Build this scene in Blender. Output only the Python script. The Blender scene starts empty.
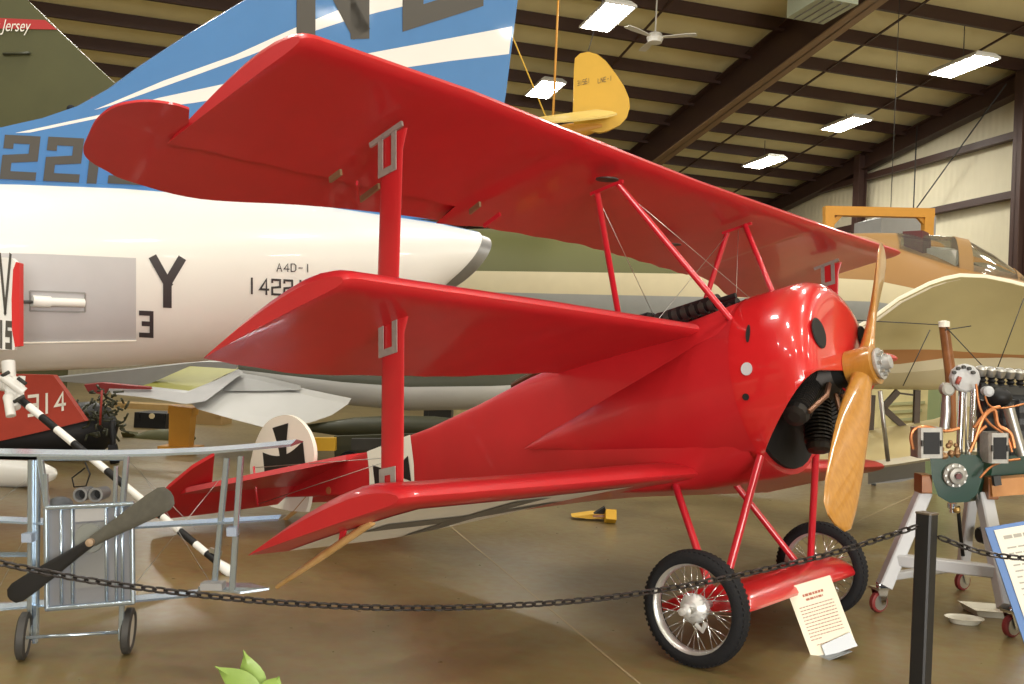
import bpy, bmesh, math, random
from mathutils import Vector, Matrix
R = math.radians
SC = bpy.context.scene
COL = SC.collection
random.seed(7)
# ------------------------------------------------------------------ camera
CW, CH = 1024, 684
CAM = Vector((2.3224, -4.9560, 1.4373))
RT = Vector((.75576, .65271, .05289)); UPV = Vector((-.02266, -.05465, .99825)); FW = Vector((-.65445, .75564, .02651))
FPX = 934.0
cd = bpy.data.cameras.new('camera'); cam = bpy.data.objects.new('camera', cd); COL.objects.link(cam)
cd.sensor_width = 36; cd.lens = FPX*36/CW; cd.clip_start = .05; cd.clip_end = 300
m = Matrix((RT, UPV, -FW)).transposed().to_4x4(); m.translation = CAM; cam.matrix_world = m
SC.camera = cam
# ------------------------------------------------------------------ light and exposure
w = bpy.data.worlds.new('world'); SC.world = w; w.use_nodes = True
w.node_tree.nodes['Background'].inputs[0].default_value = (1, .95, .85, 1)
w.node_tree.nodes['Background'].inputs[1].default_value = .05
SC.view_settings.view_transform = 'Standard'; SC.view_settings.look = 'None'
SC.view_settings.gamma = 1; SC.view_settings.use_curve_mapping = False
SC.view_settings.exposure = 1.25
LAMP_STRENGTH = 30.0
AREA_POWER = 108.0
FRONT_FILL_POWER = 880.0
LAMP_COL = (1, .96, .88)
# hall frame: U runs along the rafters (away from the camera), W along the purlins (to the right)
HA = .71376 + R(15.7)
HU = Vector((-math.sin(HA), math.cos(HA), 0)); HW = Vector((math.cos(HA), math.sin(HA), 0))
def hall(u, w, z): return Vector((CAM.x, CAM.y, 0)) + HU*u + HW*w + Vector((0, 0, z))
def roof(u): return 10.32 - .127*(max(u, 0) - 21)
HM = Matrix((HU, HW, Vector((0, 0, 1)))).transposed()      # columns
def area(name, loc, sx, sy, power, rot, col=LAMP_COL):
    l = bpy.data.lights.new(name, 'AREA'); l.shape = 'RECTANGLE'; l.size = sx; l.size_y = sy; l.energy = power; l.color = col
    o = bpy.data.objects.new(name, l); COL.objects.link(o)
    mm = rot.to_4x4(); mm.translation = loc; o.matrix_world = mm
    return o
HMR = HM if HM.determinant() > 0 else Matrix((HU, -HW, Vector((0, 0, 1)))).transposed()
LAMPS = [((607, 18), 20.4), ((545, 90), 26.0), ((963, 67), 22.7), ((846, 125), 28.2), ((764, 163), 30.5)]
for lu in (-9, -3.3, 2.4, 8.1, 13.6):
    for lw in (-11.5, -2.2, 7.4, 17):
        area('ceiling_lamp', hall(lu, lw, roof(lu)-1.1), 1.6, .7, AREA_POWER, HMR)
for lu in (19.4, 25.1, 31):
    area('ceiling_lamp', hall(lu, -2.2, roof(lu)-.95), 1.6, .7, AREA_POWER, HMR)
    area('ceiling_lamp', hall(lu, -11.5, roof(lu)-.95), 1.6, .7, AREA_POWER, HMR)
# unseen fill light, added behind the camera to brighten surfaces facing it
fill_rot = Matrix((HW, Vector((0, 0, 1)), -HU)).transposed()
area('front_fill_light', hall(-11.5, 2, 2.6), 9, 4, FRONT_FILL_POWER, fill_rot, (1, .97, .92))

# ------------------------------------------------------------------ helpers: photo point -> place at a real distance
def ray(x, y): return FW + RT*((x-CW/2)/FPX) - UPV*((y-CH/2)/FPX)
def D(x, y, dep): return CAM + ray(x, y)*dep
def G(x, y, z=0.0):
    v = ray(x, y); return CAM + v*((z-CAM.z)/v.z)
def dep(p): return (Vector(p)-CAM).dot(FW)
def hitp(x, y, p0, n):
    v = ray(x, y); return CAM + v*((Vector(p0)-CAM).dot(n)/v.dot(n))
TH = .2608; RW = .288; CT, ST = math.cos(TH), math.sin(TH)
def T(x, y, z): return Vector((CT*x-ST*z, y, ST*x+CT*z+RW))
CL = Vector((2.54022, -4.95599, .51153))
def rl(x, y):
    v = ray(x, y); return Vector((CT*v.x+ST*v.z, v.y, -ST*v.x+CT*v.z))
def LY(x, y, c): v = rl(x, y); return CL + v*((c-CL.y)/v.y)
def LX(x, y, c): v = rl(x, y); return CL + v*((c-CL.x)/v.x)
def LZ(x, y, c): v = rl(x, y); return CL + v*((c-CL.z)/v.z)
# ------------------------------------------------------------------ materials
MATS = {}
def mat(name, col, rough=.5, metal=0, noise=.0, scale=6, coat=0, emit=None, trans=0, bump=0, spec=.5, alpha=1):
    if name in MATS: return MATS[name]
    M = bpy.data.materials.new(name); M.use_nodes = True; nt = M.node_tree; b = nt.nodes['Principled BSDF']
    b.inputs['Base Color'].default_value = (*col, 1); b.inputs['Roughness'].default_value = rough; b.inputs['Metallic'].default_value = metal
    b.inputs['Coat Weight'].default_value = coat; b.inputs['Coat Roughness'].default_value = .06
    b.inputs['Specular IOR Level'].default_value = spec
    b.inputs['Transmission Weight'].default_value = trans; b.inputs['Alpha'].default_value = alpha
    if emit: b.inputs['Emission Color'].default_value = (*emit[0], 1); b.inputs['Emission Strength'].default_value = emit[1]
    if noise or bump:
        tc = nt.nodes.new('ShaderNodeTexCoord'); no = nt.nodes.new('ShaderNodeTexNoise'); no.inputs['Scale'].default_value = scale
        no.inputs['Detail'].default_value = 6
        nt.links.new(tc.outputs['Object'], no.inputs['Vector'])
        if noise:
            mx = nt.nodes.new('ShaderNodeMix'); mx.data_type = 'RGBA'
            mx.inputs[6].default_value = (*[max(0, c*(1-noise)) for c in col], 1); mx.inputs[7].default_value = (*[min(1, c*(1+noise)) for c in col], 1)
            nt.links.new(no.outputs['Fac'], mx.inputs[0]); nt.links.new(mx.outputs[2], b.inputs['Base Color'])
        if bump:
            bp = nt.nodes.new('ShaderNodeBump'); bp.inputs['Strength'].default_value = bump; bp.inputs['Distance'].default_value = .01
            nt.links.new(no.outputs['Fac'], bp.inputs['Height']); nt.links.new(bp.outputs[0], b.inputs['Normal'])
    MATS[name] = M; return M
def floor_mat():
    M = bpy.data.materials.new('polished_concrete'); M.use_nodes = True; nt = M.node_tree; b = nt.nodes['Principled BSDF']
    tc = nt.nodes.new('ShaderNodeTexCoord')
    n1 = nt.nodes.new('ShaderNodeTexNoise'); n1.inputs['Scale'].default_value = .8; n1.inputs['Detail'].default_value = 8; n1.inputs['Roughness'].default_value = .62
    n2 = nt.nodes.new('ShaderNodeTexNoise'); n2.inputs['Scale'].default_value = 14; n2.inputs['Detail'].default_value = 5
    cr = nt.nodes.new('ShaderNodeValToRGB'); e = cr.color_ramp.elements
    e[0].position = .34; e[0].color = (.15, .105, .042, 1); e[1].position = .68; e[1].color = (.27, .205, .09, 1)
    mx = nt.nodes.new('ShaderNodeMix'); mx.data_type = 'RGBA'; mx.blend_type = 'MULTIPLY'; mx.inputs[0].default_value = .35
    nt.links.new(tc.outputs['Object'], n1.inputs['Vector']); nt.links.new(tc.outputs['Object'], n2.inputs['Vector'])
    nt.links.new(n1.outputs['Fac'], cr.inputs[0]); nt.links.new(cr.outputs[0], mx.inputs[6]); nt.links.new(n2.outputs['Color'], mx.inputs[7])
    nt.links.new(mx.outputs[2], b.inputs['Base Color'])
    mr = nt.nodes.new('ShaderNodeMapRange'); mr.inputs[3].default_value = .22; mr.inputs[4].default_value = .42
    nt.links.new(n2.outputs['Fac'], mr.inputs[0]); nt.links.new(mr.outputs[0], b.inputs['Roughness'])
    return M
def camo_mat():
    M = bpy.data.materials.new('camouflage_paint'); M.use_nodes = True; nt = M.node_tree; b = nt.nodes['Principled BSDF']
    tc = nt.nodes.new('ShaderNodeTexCoord'); n = nt.nodes.new('ShaderNodeTexNoise'); n.inputs['Scale'].default_value = .33; n.inputs['Detail'].default_value = 1
    dt = nt.nodes.new('ShaderNodeVectorMath'); dt.operation = 'DOT_PRODUCT'; dt.inputs[1].default_value = tuple(RT)
    mr = nt.nodes.new('ShaderNodeMapRange'); mr.inputs[1].default_value = -1.0; mr.inputs[2].default_value = 9.0
    ad = nt.nodes.new('ShaderNodeMath'); ad.operation = 'ADD'
    cr = nt.nodes.new('ShaderNodeValToRGB'); cr.color_ramp.interpolation = 'CONSTANT'; e = cr.color_ramp.elements
    e[0].position = 0; e[0].color = (.17, .165, .035, 1); e[1].position = .93; e[1].color = (.34, .18, .055, 1)
    x = e.new(.62); x.color = (.125, .13, .045, 1)
    nt.links.new(tc.outputs['Object'], n.inputs['Vector']); nt.links.new(tc.outputs['Object'], dt.inputs[0])
    nt.links.new(dt.outputs['Value'], mr.inputs[0]); nt.links.new(mr.outputs[0], ad.inputs[0]); nt.links.new(n.outputs['Fac'], ad.inputs[1])
    nt.links.new(ad.outputs[0], cr.inputs[0]); nt.links.new(cr.outputs[0], b.inputs['Base Color']); b.inputs['Roughness'].default_value = .55
    return M
def wood_mat(name, c1, c2, scale=5, coat=.6, axis=(1, 1, 1)):
    M = bpy.data.materials.new(name); M.use_nodes = True; nt = M.node_tree; b = nt.nodes['Principled BSDF']
    tc = nt.nodes.new('ShaderNodeTexCoord'); mp = nt.nodes.new('ShaderNodeMapping'); mp.inputs['Scale'].default_value = axis
    n = nt.nodes.new('ShaderNodeTexNoise'); n.inputs['Scale'].default_value = scale; n.inputs['Detail'].default_value = 4
    cr = nt.nodes.new('ShaderNodeValToRGB'); cr.color_ramp.elements[0].position = .35; cr.color_ramp.elements[1].position = .65
    cr.color_ramp.elements[0].color = (*c1, 1); cr.color_ramp.elements[1].color = (*c2, 1)
    nt.links.new(tc.outputs['Object'], mp.inputs[0]); nt.links.new(mp.outputs[0], n.inputs['Vector']); nt.links.new(n.outputs['Fac'], cr.inputs[0])
    nt.links.new(cr.outputs[0], b.inputs['Base Color']); b.inputs['Roughness'].default_value = .35; b.inputs['Coat Weight'].default_value = coat; b.inputs['Coat Roughness'].default_value = .08
    return M
def rib_mat(name, c, scale, axis):
    """ribbed sheet panels: bump along one hall axis"""
    M = bpy.data.materials.new(name); M.use_nodes = True; nt = M.node_tree; b = nt.nodes['Principled BSDF']
    tc = nt.nodes.new('ShaderNodeTexCoord'); dt = nt.nodes.new('ShaderNodeVectorMath'); dt.operation = 'DOT_PRODUCT'; dt.inputs[1].default_value = tuple(axis)
    mu = nt.nodes.new('ShaderNodeMath'); mu.operation = 'MULTIPLY'; mu.inputs[1].default_value = scale
    sn = nt.nodes.new('ShaderNodeMath'); sn.operation = 'SINE'
    bp = nt.nodes.new('ShaderNodeBump'); bp.inputs['Strength'].default_value = .18; bp.inputs['Distance'].default_value = .03
    n = nt.nodes.new('ShaderNodeTexNoise'); n.inputs['Scale'].default_value = 1.2
    mx = nt.nodes.new('ShaderNodeMix'); mx.data_type = 'RGBA'; mx.inputs[6].default_value = (*[q*.85 for q in c], 1); mx.inputs[7].default_value = (*c, 1)
    nt.links.new(tc.outputs['Object'], dt.inputs[0]); nt.links.new(dt.outputs['Value'], mu.inputs[0]); nt.links.new(mu.outputs[0], sn.inputs[0])
    nt.links.new(sn.outputs[0], bp.inputs['Height']); nt.links.new(bp.outputs[0], b.inputs['Normal'])
    nt.links.new(tc.outputs['Object'], n.inputs['Vector']); nt.links.new(n.outputs['Fac'], mx.inputs[0]); nt.links.new(mx.outputs[2], b.inputs['Base Color'])
    b.inputs['Roughness'].default_value = .6
    return M
RED = mat('red_fabric_paint', (.52, .016, .022), .42, noise=.10, scale=5, coat=.25)
REDG = mat('glossy_red_enamel', (.58, .014, .018), .3, coat=1.0, noise=.04, scale=3)
REDM = mat('red_metal_tube', (.55, .015, .03), .3, coat=.5)
WHT = mat('white_paint', (.82, .82, .79), .35, coat=.2, noise=.03, scale=2)
CREAM = mat('cream_fabric', (.50, .44, .23), .6, noise=.10, scale=3)
OFFW = mat('insignia_white', (.86, .83, .74), .5)
BLK = mat('insignia_black', (.012, .011, .012), .5)
TXT = mat('dark_grey_lettering', (.045, .04, .045), .5)
NUM = mat('brown_grey_numerals', (.075, .07, .06), .5)
BLUE = mat('sky_blue_paint', (.06, .21, .49), .4, coat=.2, noise=.07, scale=3)
GREY = mat('light_grey_paint', (.50, .50, .48), .45, noise=.06, scale=3)
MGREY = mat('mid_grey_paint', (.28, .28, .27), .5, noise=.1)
DGREY = mat('dark_grey_metal', (.05, .05, .047), .5, noise=.2, spec=.3)
STEEL = mat('bare_steel', (.52, .52, .50), .35, metal=.85, noise=.15, scale=25)
PLATE = mat('dull_aluminium_plate', (.36, .35, .32), .45, metal=.3, noise=.25, scale=40)
CHROME = mat('chrome', (.80, .82, .86), .12, metal=1)
SILV = mat('silver_paint', (.50, .60, .70), .22, metal=.8, noise=.06, scale=12)
BLACKM = mat('black_metal', (.010, .010, .011), .5, noise=.2, spec=.3)
RUB = mat('black_rubber', (.014, .014, .016), .8, spec=.25, bump=.3, scale=90)
DARK = mat('dark_void', (.008, .008, .008), .8)
OLIVE = mat('olive_paint', (.085, .085, .032), .55, noise=.15, scale=2)
OLIVED = mat('dark_olive_paint', (.04, .042, .02), .5, noise=.15)
YELL = mat('yellow_paint', (.68, .40, .03), .45, noise=.06)
ORNG = mat('orange_yellow_paint', (.60, .28, .03), .5, noise=.1)
BROWN = mat('dark_brown_steel', (.055, .026, .02), .5, noise=.1)
FLANGE_LIT = mat('flange_highlight_tan', (.25, .16, .09), .5)  # highlight on the lower rafter flange, put into a lighter tan
GREEN = mat('dark_green_enamel', (.004, .038, .022), .35, coat=.3, noise=.15)
COPPER = mat('copper_pipe', (.58, .24, .10), .3, metal=.8)
PROPW = wood_mat('varnished_wood', (.37, .16, .02), (.44, .20, .028), 9, .8, (5, 5, .8))
CANE = wood_mat('cane_wood', (.50, .29, .10), (.62, .38, .16), 10)
STRUTW = wood_mat('brown_strut_wood', (.22, .085, .03), (.32, .13, .05), 8, .3)
BEAMW = wood_mat('orange_beam_wood', (.42, .18, .05), (.55, .26, .09), 6, .1)
GLASS = mat('canopy_glass', (.75, .78, .72), .04, trans=.92, spec=.5)
TAN = mat('tan_paint', (.33, .19, .065), .5, noise=.08)
CAMO = camo_mat()
LEAF = mat('leaf_green', (.22, .33, .07), .45, noise=.2, scale=20)
PAPER = mat('paper_cream', (.88, .86, .76), .7)
INKR = mat('red_brown_ink', (.45, .16, .10), .7)
INKG = mat('grey_ink', (.45, .43, .38), .7)
BRED = mat('faded_red_paint', (.42, .05, .03), .5, noise=.15)
ACRYL = mat('clear_acrylic', (.30, .33, .35), .2, trans=.15)

# ------------------------------------------------------------------ mesh builder
class MB:
    def __init__(s): s.v = []; s.f = []; s.mi = []; s.sm = []
    def add(s, vs, fs, mi=0, smooth=False):
        o = len(s.v); s.v += [Vector(p) for p in vs]
        for f in fs: s.f.append([o+i for i in f]); s.mi.append(mi); s.sm.append(smooth)
        return s
    def loft(s, rings, caps=True, mi=0, smooth=True, closed=True, mif=None):
        n = len(rings[0]); vs = [p for r in rings for p in r]; o = len(s.v); s.v += [Vector(p) for p in vs]
        k = n if closed else n-1
        for a in range(len(rings)-1):
            for i in range(k):
                j = (i+1) % n
                s.f.append([o+a*n+i, o+a*n+j, o+(a+1)*n+j, o+(a+1)*n+i]); s.mi.append(mif(a, i) if mif else mi); s.sm.append(smooth)
        if caps:
            for a, rev in ((0, True), (len(rings)-1, False)):
                f = [o+a*n+i for i in range(n)]
                if rev: f.reverse()
                s.f.append(f); s.mi.append(mif(a, 0) if mif else mi); s.sm.append(False)
        return s
    def tube(s, pts, r, n=10, mi=0, caps=True):
        pts = [Vector(p) for p in pts]; rs = r if isinstance(r, (list, tuple)) else [r]*len(pts)
        rings = []; prev = None
        for i, p in enumerate(pts):
            t = (pts[min(i+1, len(pts)-1)]-pts[max(i-1, 0)]).normalized()
            if prev is None:
                a = Vector((0, 0, 1)) if abs(t.z) < .9 else Vector((1, 0, 0)); x = t.cross(a).normalized()
            else: x = (prev-t*prev.dot(t)).normalized()
            prev = x; y = t.cross(x)
            rings.append([p+x*(rs[i]*math.cos(k*2*math.pi/n))+y*(rs[i]*math.sin(k*2*math.pi/n)) for k in range(n)])
        return s.loft(rings, caps, mi)
    def bar(s, a, b, wx, wy, hint=(0, 0, 1), mi=0, bev=0, w2=None):
        a = Vector(a); b = Vector(b); t = (b-a).normalized(); h = Vector(hint); h = (h-t*h.dot(t))
        if h.length < 1e-4: h = Vector((1, 0, 0))-t*t.x
        h.normalize(); x = t.cross(h)
        def ring(p, c, d):
            if bev:
                q = [(c-bev, d), (-c+bev, d), (-c, d-bev), (-c, -d+bev), (-c+bev, -d), (c-bev, -d), (c, -d+bev), (c, d-bev)]
            else: q = [(c, d), (-c, d), (-c, -d), (c, -d)]
            return [p+x*i+h*j for i, j in q]
        k = w2 or 1
        return s.loft([ring(a, wx/2, wy/2), ring(b, wx/2*k, wy/2*k)], True, mi, False)
    def box(s, c, sx, sy, sz, M3=None, mi=0):
        M3 = M3 or Matrix.Identity(3); c = Vector(c); X, Y, Z = M3.col[0], M3.col[1], M3.col[2]
        return s.bar(c-Z*sz/2, c+Z*sz/2, sx, sy, Y, mi) if True else s
    def prism(s, poly, off, mi=0, smooth=False):
        poly = [Vector(p) for p in poly]; off = Vector(off); n = len(poly)
        vs = poly+[p+off for p in poly]
        fs = [list(range(n)), list(range(2*n-1, n-1, -1))]+[[i, i+n, (i+1) % n+n, (i+1) % n] for i in range(n)]
        return s.add(vs, fs, mi, smooth)
    def lathe(s, prof, c, ax, n=32, mi=0, smooth=True, caps=False, up=None):
        c = Vector(c); ax = Vector(ax).normalized(); a = Vector(up) if up else (Vector((0, 0, 1)) if abs(ax.z) < .9 else Vector((1, 0, 0)))
        x = (a-ax*a.dot(ax)).normalized(); y = ax.cross(x)
        rings = [[c+ax*h+x*(r*math.cos(k*2*math.pi/n))+y*(r*math.sin(k*2*math.pi/n)) for k in range(n)] for h, r in prof]
        return s.loft(rings, caps, mi, smooth)
    def ball(s, c, r, n=14, mi=0, sc=(1, 1, 1)):
        c = Vector(c); rings = []
        for i in range(n+1):
            t = math.pi*i/n; rr = max(math.sin(t), 1e-3)
            rings.append([c+Vector((r*sc[0]*rr*math.cos(k*2*math.pi/n), r*sc[1]*rr*math.sin(k*2*math.pi/n), r*sc[2]*math.cos(t))) for k in range(n)])
        return s.loft(rings, True, mi)
    def build(s, name, mats, parent=None, base=None, weld=False):
        mats = mats if isinstance(mats, (list, tuple)) else [mats]
        if parent is not None: org = Vector(parent['org'])
        elif base is not None: org = Vector(base)
        else:
            lo = [min(p[i] for p in s.v) for i in range(3)]; hi = [max(p[i] for p in s.v) for i in range(3)]
            org = Vector(((lo[0]+hi[0])/2, (lo[1]+hi[1])/2, lo[2]))
        me = bpy.data.meshes.new(name); me.from_pydata([tuple(p-org) for p in s.v], [], s.f)
        for mt in mats: me.materials.append(mt)
        me.polygons.foreach_set('material_index', s.mi); me.polygons.foreach_set('use_smooth', s.sm)
        bm = bmesh.new(); bm.from_mesh(me)
        if weld: bmesh.ops.remove_doubles(bm, verts=bm.verts, dist=1e-5)
        bmesh.ops.recalc_face_normals(bm, faces=bm.faces)
        for e in bm.edges:
            if len(e.link_faces) == 2 and e.calc_face_angle(0) > .7: e.smooth = False
        bm.to_mesh(me); bm.free(); me.update()
        o = bpy.data.objects.new(name, me); COL.objects.link(o); o['org'] = tuple(org)
        if parent is not None: o.parent = parent
        else: o.location = org
        return o
def thing(name, label, cat, base, group=None):
    o = bpy.data.objects.new(name, None); COL.objects.link(o); o.location = Vector(base); o['org'] = tuple(base); o.empty_display_size = .2
    o['label'] = label; o['category'] = cat
    if group: o['group'] = group
    return o
def tag(o, label, cat, group=None, kind=None):
    o['label'] = label; o['category'] = cat
    if group: o['group'] = group
    if kind: o['kind'] = kind
    return o
def struct(mb, name, mats):
    o = mb.build(name, mats); o['kind'] = 'structure'; o['label'] = name.replace('_', ' '); return o
def dup(o, parent, mw):
    c = o.copy(); COL.objects.link(c); c.parent = parent
    c.matrix_local = mw; return c

# block stroke lettering (paths in a cell .6 wide, 1 high)
GL = {'0': [[(0, 0), (.6, 0), (.6, 1), (0, 1), (0, 0)]], '1': [[(.3, 0), (.3, 1)]], '2': [[(0, .85), (0, 1), (.6, 1), (.6, .52), (0, .45), (0, 0), (.6, 0)]],
      '3': [[(0, 1), (.6, 1), (.6, 0), (0, 0)], [(.15, .52), (.6, .52)]], '4': [[(.48, 0), (.48, 1), (0, .3), (.62, .3)]],
      '5': [[(.6, 1), (.05, 1), (0, .55), (.6, .55), (.6, 0), (0, 0)]], '6': [[(.6, 1), (0, 1), (0, 0), (.6, 0), (.6, .5), (0, .5)]],
      'A': [[(0, 0), (.3, 1), (.6, 0)], [(.12, .35), (.48, .35)]], 'D': [[(0, 0), (.4, 0), (.6, .2), (.6, .8), (.4, 1), (0, 1), (0, 0)]],
      'Y': [[(0, 1), (.3, .48)], [(.6, 1), (.3, .48), (.3, 0)]], 'N': [[(0, 0), (0, 1)], [(.03, .97), (.57, .03)], [(.6, 0), (.6, 1)]], 'E': [[(.6, 1), (0, 1), (0, 0), (.6, 0)], [(0, .52), (.5, .52)]],
      'V': [[(0, 1), (.3, 0)], [(.3, 0), (.6, 1)]], 'L': [[(0, 1), (0, 0), (.6, 0)]], '-': [[(.1, .5), (.5, .5)]], ' ': []}
def strokes(mb, paths, fn, wd, mi=0):
    """flat painted strokes; fn maps (u, v) to a point on the surface"""
    for path in paths:
        P2 = [Vector(p) for p in path]
        q = []
        for i, p in enumerate(P2):
            d1 = (P2[i]-P2[i-1]).normalized() if i else (P2[1]-P2[0]).normalized()
            d2 = (P2[i+1]-P2[i]).normalized() if i < len(P2)-1 else d1
            n1 = Vector((-d1.y, d1.x)); n2 = Vector((-d2.y, d2.x)); n = n1+n2
            n = n1 if n.length < .2 else n/max(n.dot(n1), .35)
            e = d1*0
            if i == 0: e = -d1*wd*.5
            if i == len(P2)-1: e = d2*wd*.5
            q.append((p+n*wd/2+e, p-n*wd/2+e))
        for i in range(len(q)-1):
            a, b = q[i]; c, d = q[i+1]
            K = 4; vs = []
            for k in range(K+1):
                t = k/K; l = a.lerp(c, t); r = b.lerp(d, t); vs += [fn(l.x, l.y), fn(r.x, r.y)]
            mb.add(vs, [[2*k, 2*k+1, 2*k+3, 2*k+2] for k in range(K)], mi)
def lettering(mb, text, fn, wd=.14, gap=.28, mi=0):
    x = 0
    for ch in text:
        strokes(mb, [[(px+x, py) for px, py in p] for p in GL[ch]], fn, wd, mi)
        x += (.3 if ch == ' ' else .6)+gap
    return x-gap

# ================================================================== THE HALL
fl = MB(); c0 = [hall(-14, -26, 0), hall(-14, 20.3, 0), hall(46, 20.3, 0), hall(46, -26, 0)]
fl.prism(c0, (0, 0, -.2)); struct(fl, 'floor', floor_mat())
INS = rib_mat('ceiling_insulation', (.88, .80, .48), 8, HW)
ce = MB()
for a, b in ((-14, 0), (0, 46)):
    ce.prism([hall(a, -26, roof(a)), hall(a, 20.3, roof(a)), hall(b, 20.3, roof(b)), hall(b, -26, roof(b))], (0, 0, .15))
struct(ce, 'ceiling', INS)
WALLM = rib_mat('cream_wall_panels', (.74, .68, .50), 26, HU)
WALLM2 = rib_mat('cream_end_panels', (.74, .68, .50), 26, HW)
for nm, a, b, n, mt in (('wall_right', (-14, 20), (46, 20), HW, WALLM), ('wall_left', (-14, -26), (46, -26), -HW, WALLM), ('wall_front', (46, -26), (46, 20), HU, WALLM2), ('wall_back', (-14, -26), (-14, 20), -HU, WALLM2)):
    wl = MB()
    us = [-14, 0, 46] if nm in ('wall_right', 'wall_left') else [a[0], b[0]]
    if nm in ('wall_right', 'wall_left'): top = [hall(u, a[1], roof(u)) for u in reversed(us)]
    else: top = [hall(b[0], b[1], roof(b[0])), hall(a[0], a[1], roof(a[0]))]
    wl.prism([hall(a[0], a[1], 0), hall(b[0], b[1], 0)]+top, n*.2); struct(wl, nm, mt)
# upper grey band of the end wall, girts and columns
k = 0
for z in (8.48, 6.85, 4.2):
    k += 1; g = MB(); g.bar(hall(-13, 19.82, z), hall(45.8, 19.82, z), .2, .2, (0, 0, 1)); struct(g, 'trim_%d' % k, BROWN)
def ibeam(a, b, h, wd, tf, mi=(0, 1), hint=(0, 0, 1), h2=None):
    g = MB(); a = Vector(a); b = Vector(b); t = (b-a).normalized(); hv = Vector(hint); hv = (hv-t*hv.dot(t)).normalized(); h2 = h2 or h
    sd = t.cross(hv)
    def pl(p, q, hp, hq):  # web
        g.prism([p-sd*.02, q-sd*.02, q-sd*.02-hv*hq, p-sd*.02-hv*hp], sd*.04, mi[0])
    pl(a, b, h, h2)
    for (hp, hq, mm) in ((0, 0, mi[0]), (h, h2, mi[1])):
        p = a-hv*hp; q = b-hv*hq
        g.prism([p-sd*wd/2, q-sd*wd/2, q+sd*wd/2, p+sd*wd/2], hv*tf, mm)
    return g
for u in (13.4, 20.3, 27.2, 34.1):
    k += 1; g = ibeam(hall(u, 19.72, 0), hall(u, 19.72, roof(u)-.3), .3, .3, .03, (0, 0), HW); struct(g, 'trim_%d' % k, [BROWN, FLANGE_LIT])
k += 1; struct(ibeam(hall(0, 19.75, roof(0)-.25), hall(45.5, 19.75, roof(45.5)-.25), .55, .35, .03), 'trim_%d' % k, [BROWN, BROWN])
for w_ in (12.3, -12.5, -20):
    k += 1; struct(ibeam(hall(0, w_, roof(0)-.25), hall(45.5, w_, roof(45.5)-.25), 1.15, .42, .035, (0, 1), h2=.9), 'trim_%d' % k, [BROWN, FLANGE_LIT])
u = .9
while u < 44:
    k += 1; g = MB(); z = roof(u)-.005
    g.bar(hall(u, -25.9, z-.16), hall(u, 19.95, z-.16), .1, .32, (0, 0, 1)); struct(g, 'trim_%d' % k, BROWN); u += 1.62
# sag rods between purlins and cable lines
for i, w_ in enumerate((4.4, 9.0, 14.6, 17.6, -7)):
    k += 1; g = MB(); g.bar(hall(1, w_, roof(1)-.3), hall(45, w_, roof(45)-.3), .045, .045); struct(g, 'trim_%d' % k, BROWN)
# floor joints
def joint(p, q):
    global k
    k += 1; a = G(*p); b = G(*q); d_ = (b-a).normalized(); a = a-d_*.5; b = b+d_*1.0; n = Vector((-d_.y, d_.x, 0))*.006
    g = MB(); g.prism([a-n, b-n, b+n, a+n], (0, 0, .0015)); struct(g, 'trim_%d' % k, mat('joint_filler', (.35, .28, .17), .6))
joint((640, 684), (455, 530)); joint((860, 520), (1000, 455))

# ceiling lights
def fixture(p, label):
    t = thing('ceiling_light', label, 'ceiling light', p, 'high bay ceiling lights')
    M3 = HMR; U_, V_, Z_ = M3.col[0], M3.col[1], Vector((0, 0, 1)); p = Vector(p)
    def rg(z, a, b): return [p+U_*(i*a/2)+V_*(j*b/2)+Z_*z for i, j in ((1, 1), (-1, 1), (-1, -1), (1, -1))]
    MB().loft([rg(.0, 1.62, .72), rg(.05, 1.62, .72), rg(.14, 1.5, .5), rg(.16, 1.3, .4)], True, 0, False).build('housing', mat('lamp_housing', (.7, .7, .66), .4), t)
    MB().loft([rg(-.012, 1.5, .6), rg(.002, 1.54, .64)], True, 0, False).build('diffuser', mat('lamp_diffuser', (.9, .9, .85), .5, emit=((1, .96, .86), LAMP_STRENGTH)), t)
    q = p-hall(0, 0, 0); uu = q.dot(HU)
    zt = roof(uu)-.3-p.z
    g = MB(); g.tube([p+Z_*.15, p+Z_*zt], .012, 6); g.build('hanger_rod', DGREY, t)
    return t
LL = ['glowing ceiling light nearest the top edge, in front of the white ceiling fan', 'glowing ceiling light between the blue tail fin and the yellow tail', 'glowing ceiling light at far right, largest of the right row', 'glowing ceiling light in the middle of the right row', 'glowing ceiling light farthest back in the right row above the red wing']
for ((x, y), dd), lb in zip(LAMPS, LL): fixture(D(x, y, dd), lb)
# ceiling fan
fp = D(655, 38, 21.5)
t = thing('ceiling_fan', 'white ceiling fan with three blades hanging beside the steel rafter', 'ceiling fan', fp)
MB().lathe([(-.12, .02), (-.11, .16), (0, .2), (.1, .15), (.13, .03)], fp, (0, 0, 1), 16, caps=True).build('motor', WHT, t)
for a in (20, 140, 260):
    dv = Vector((math.cos(R(a)), math.sin(R(a)), 0)); sv = Vector((-dv.y, dv.x, 0))
    MB().prism([fp+dv*.15+sv*.05, fp+dv*.75+sv*.11, fp+dv*.95+sv*.1, fp+dv*.95-sv*.07, fp+dv*.7-sv*.09, fp+dv*.15-sv*.05], (0, 0, .02)).build('blade', WHT, t)
MB().tube([fp+Vector((0, 0, .1)), Vector((fp.x, fp.y, roof((fp-hall(0, 0, 0)).dot(HU))-.05))], .02, 6).build('rod', WHT, t)
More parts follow.
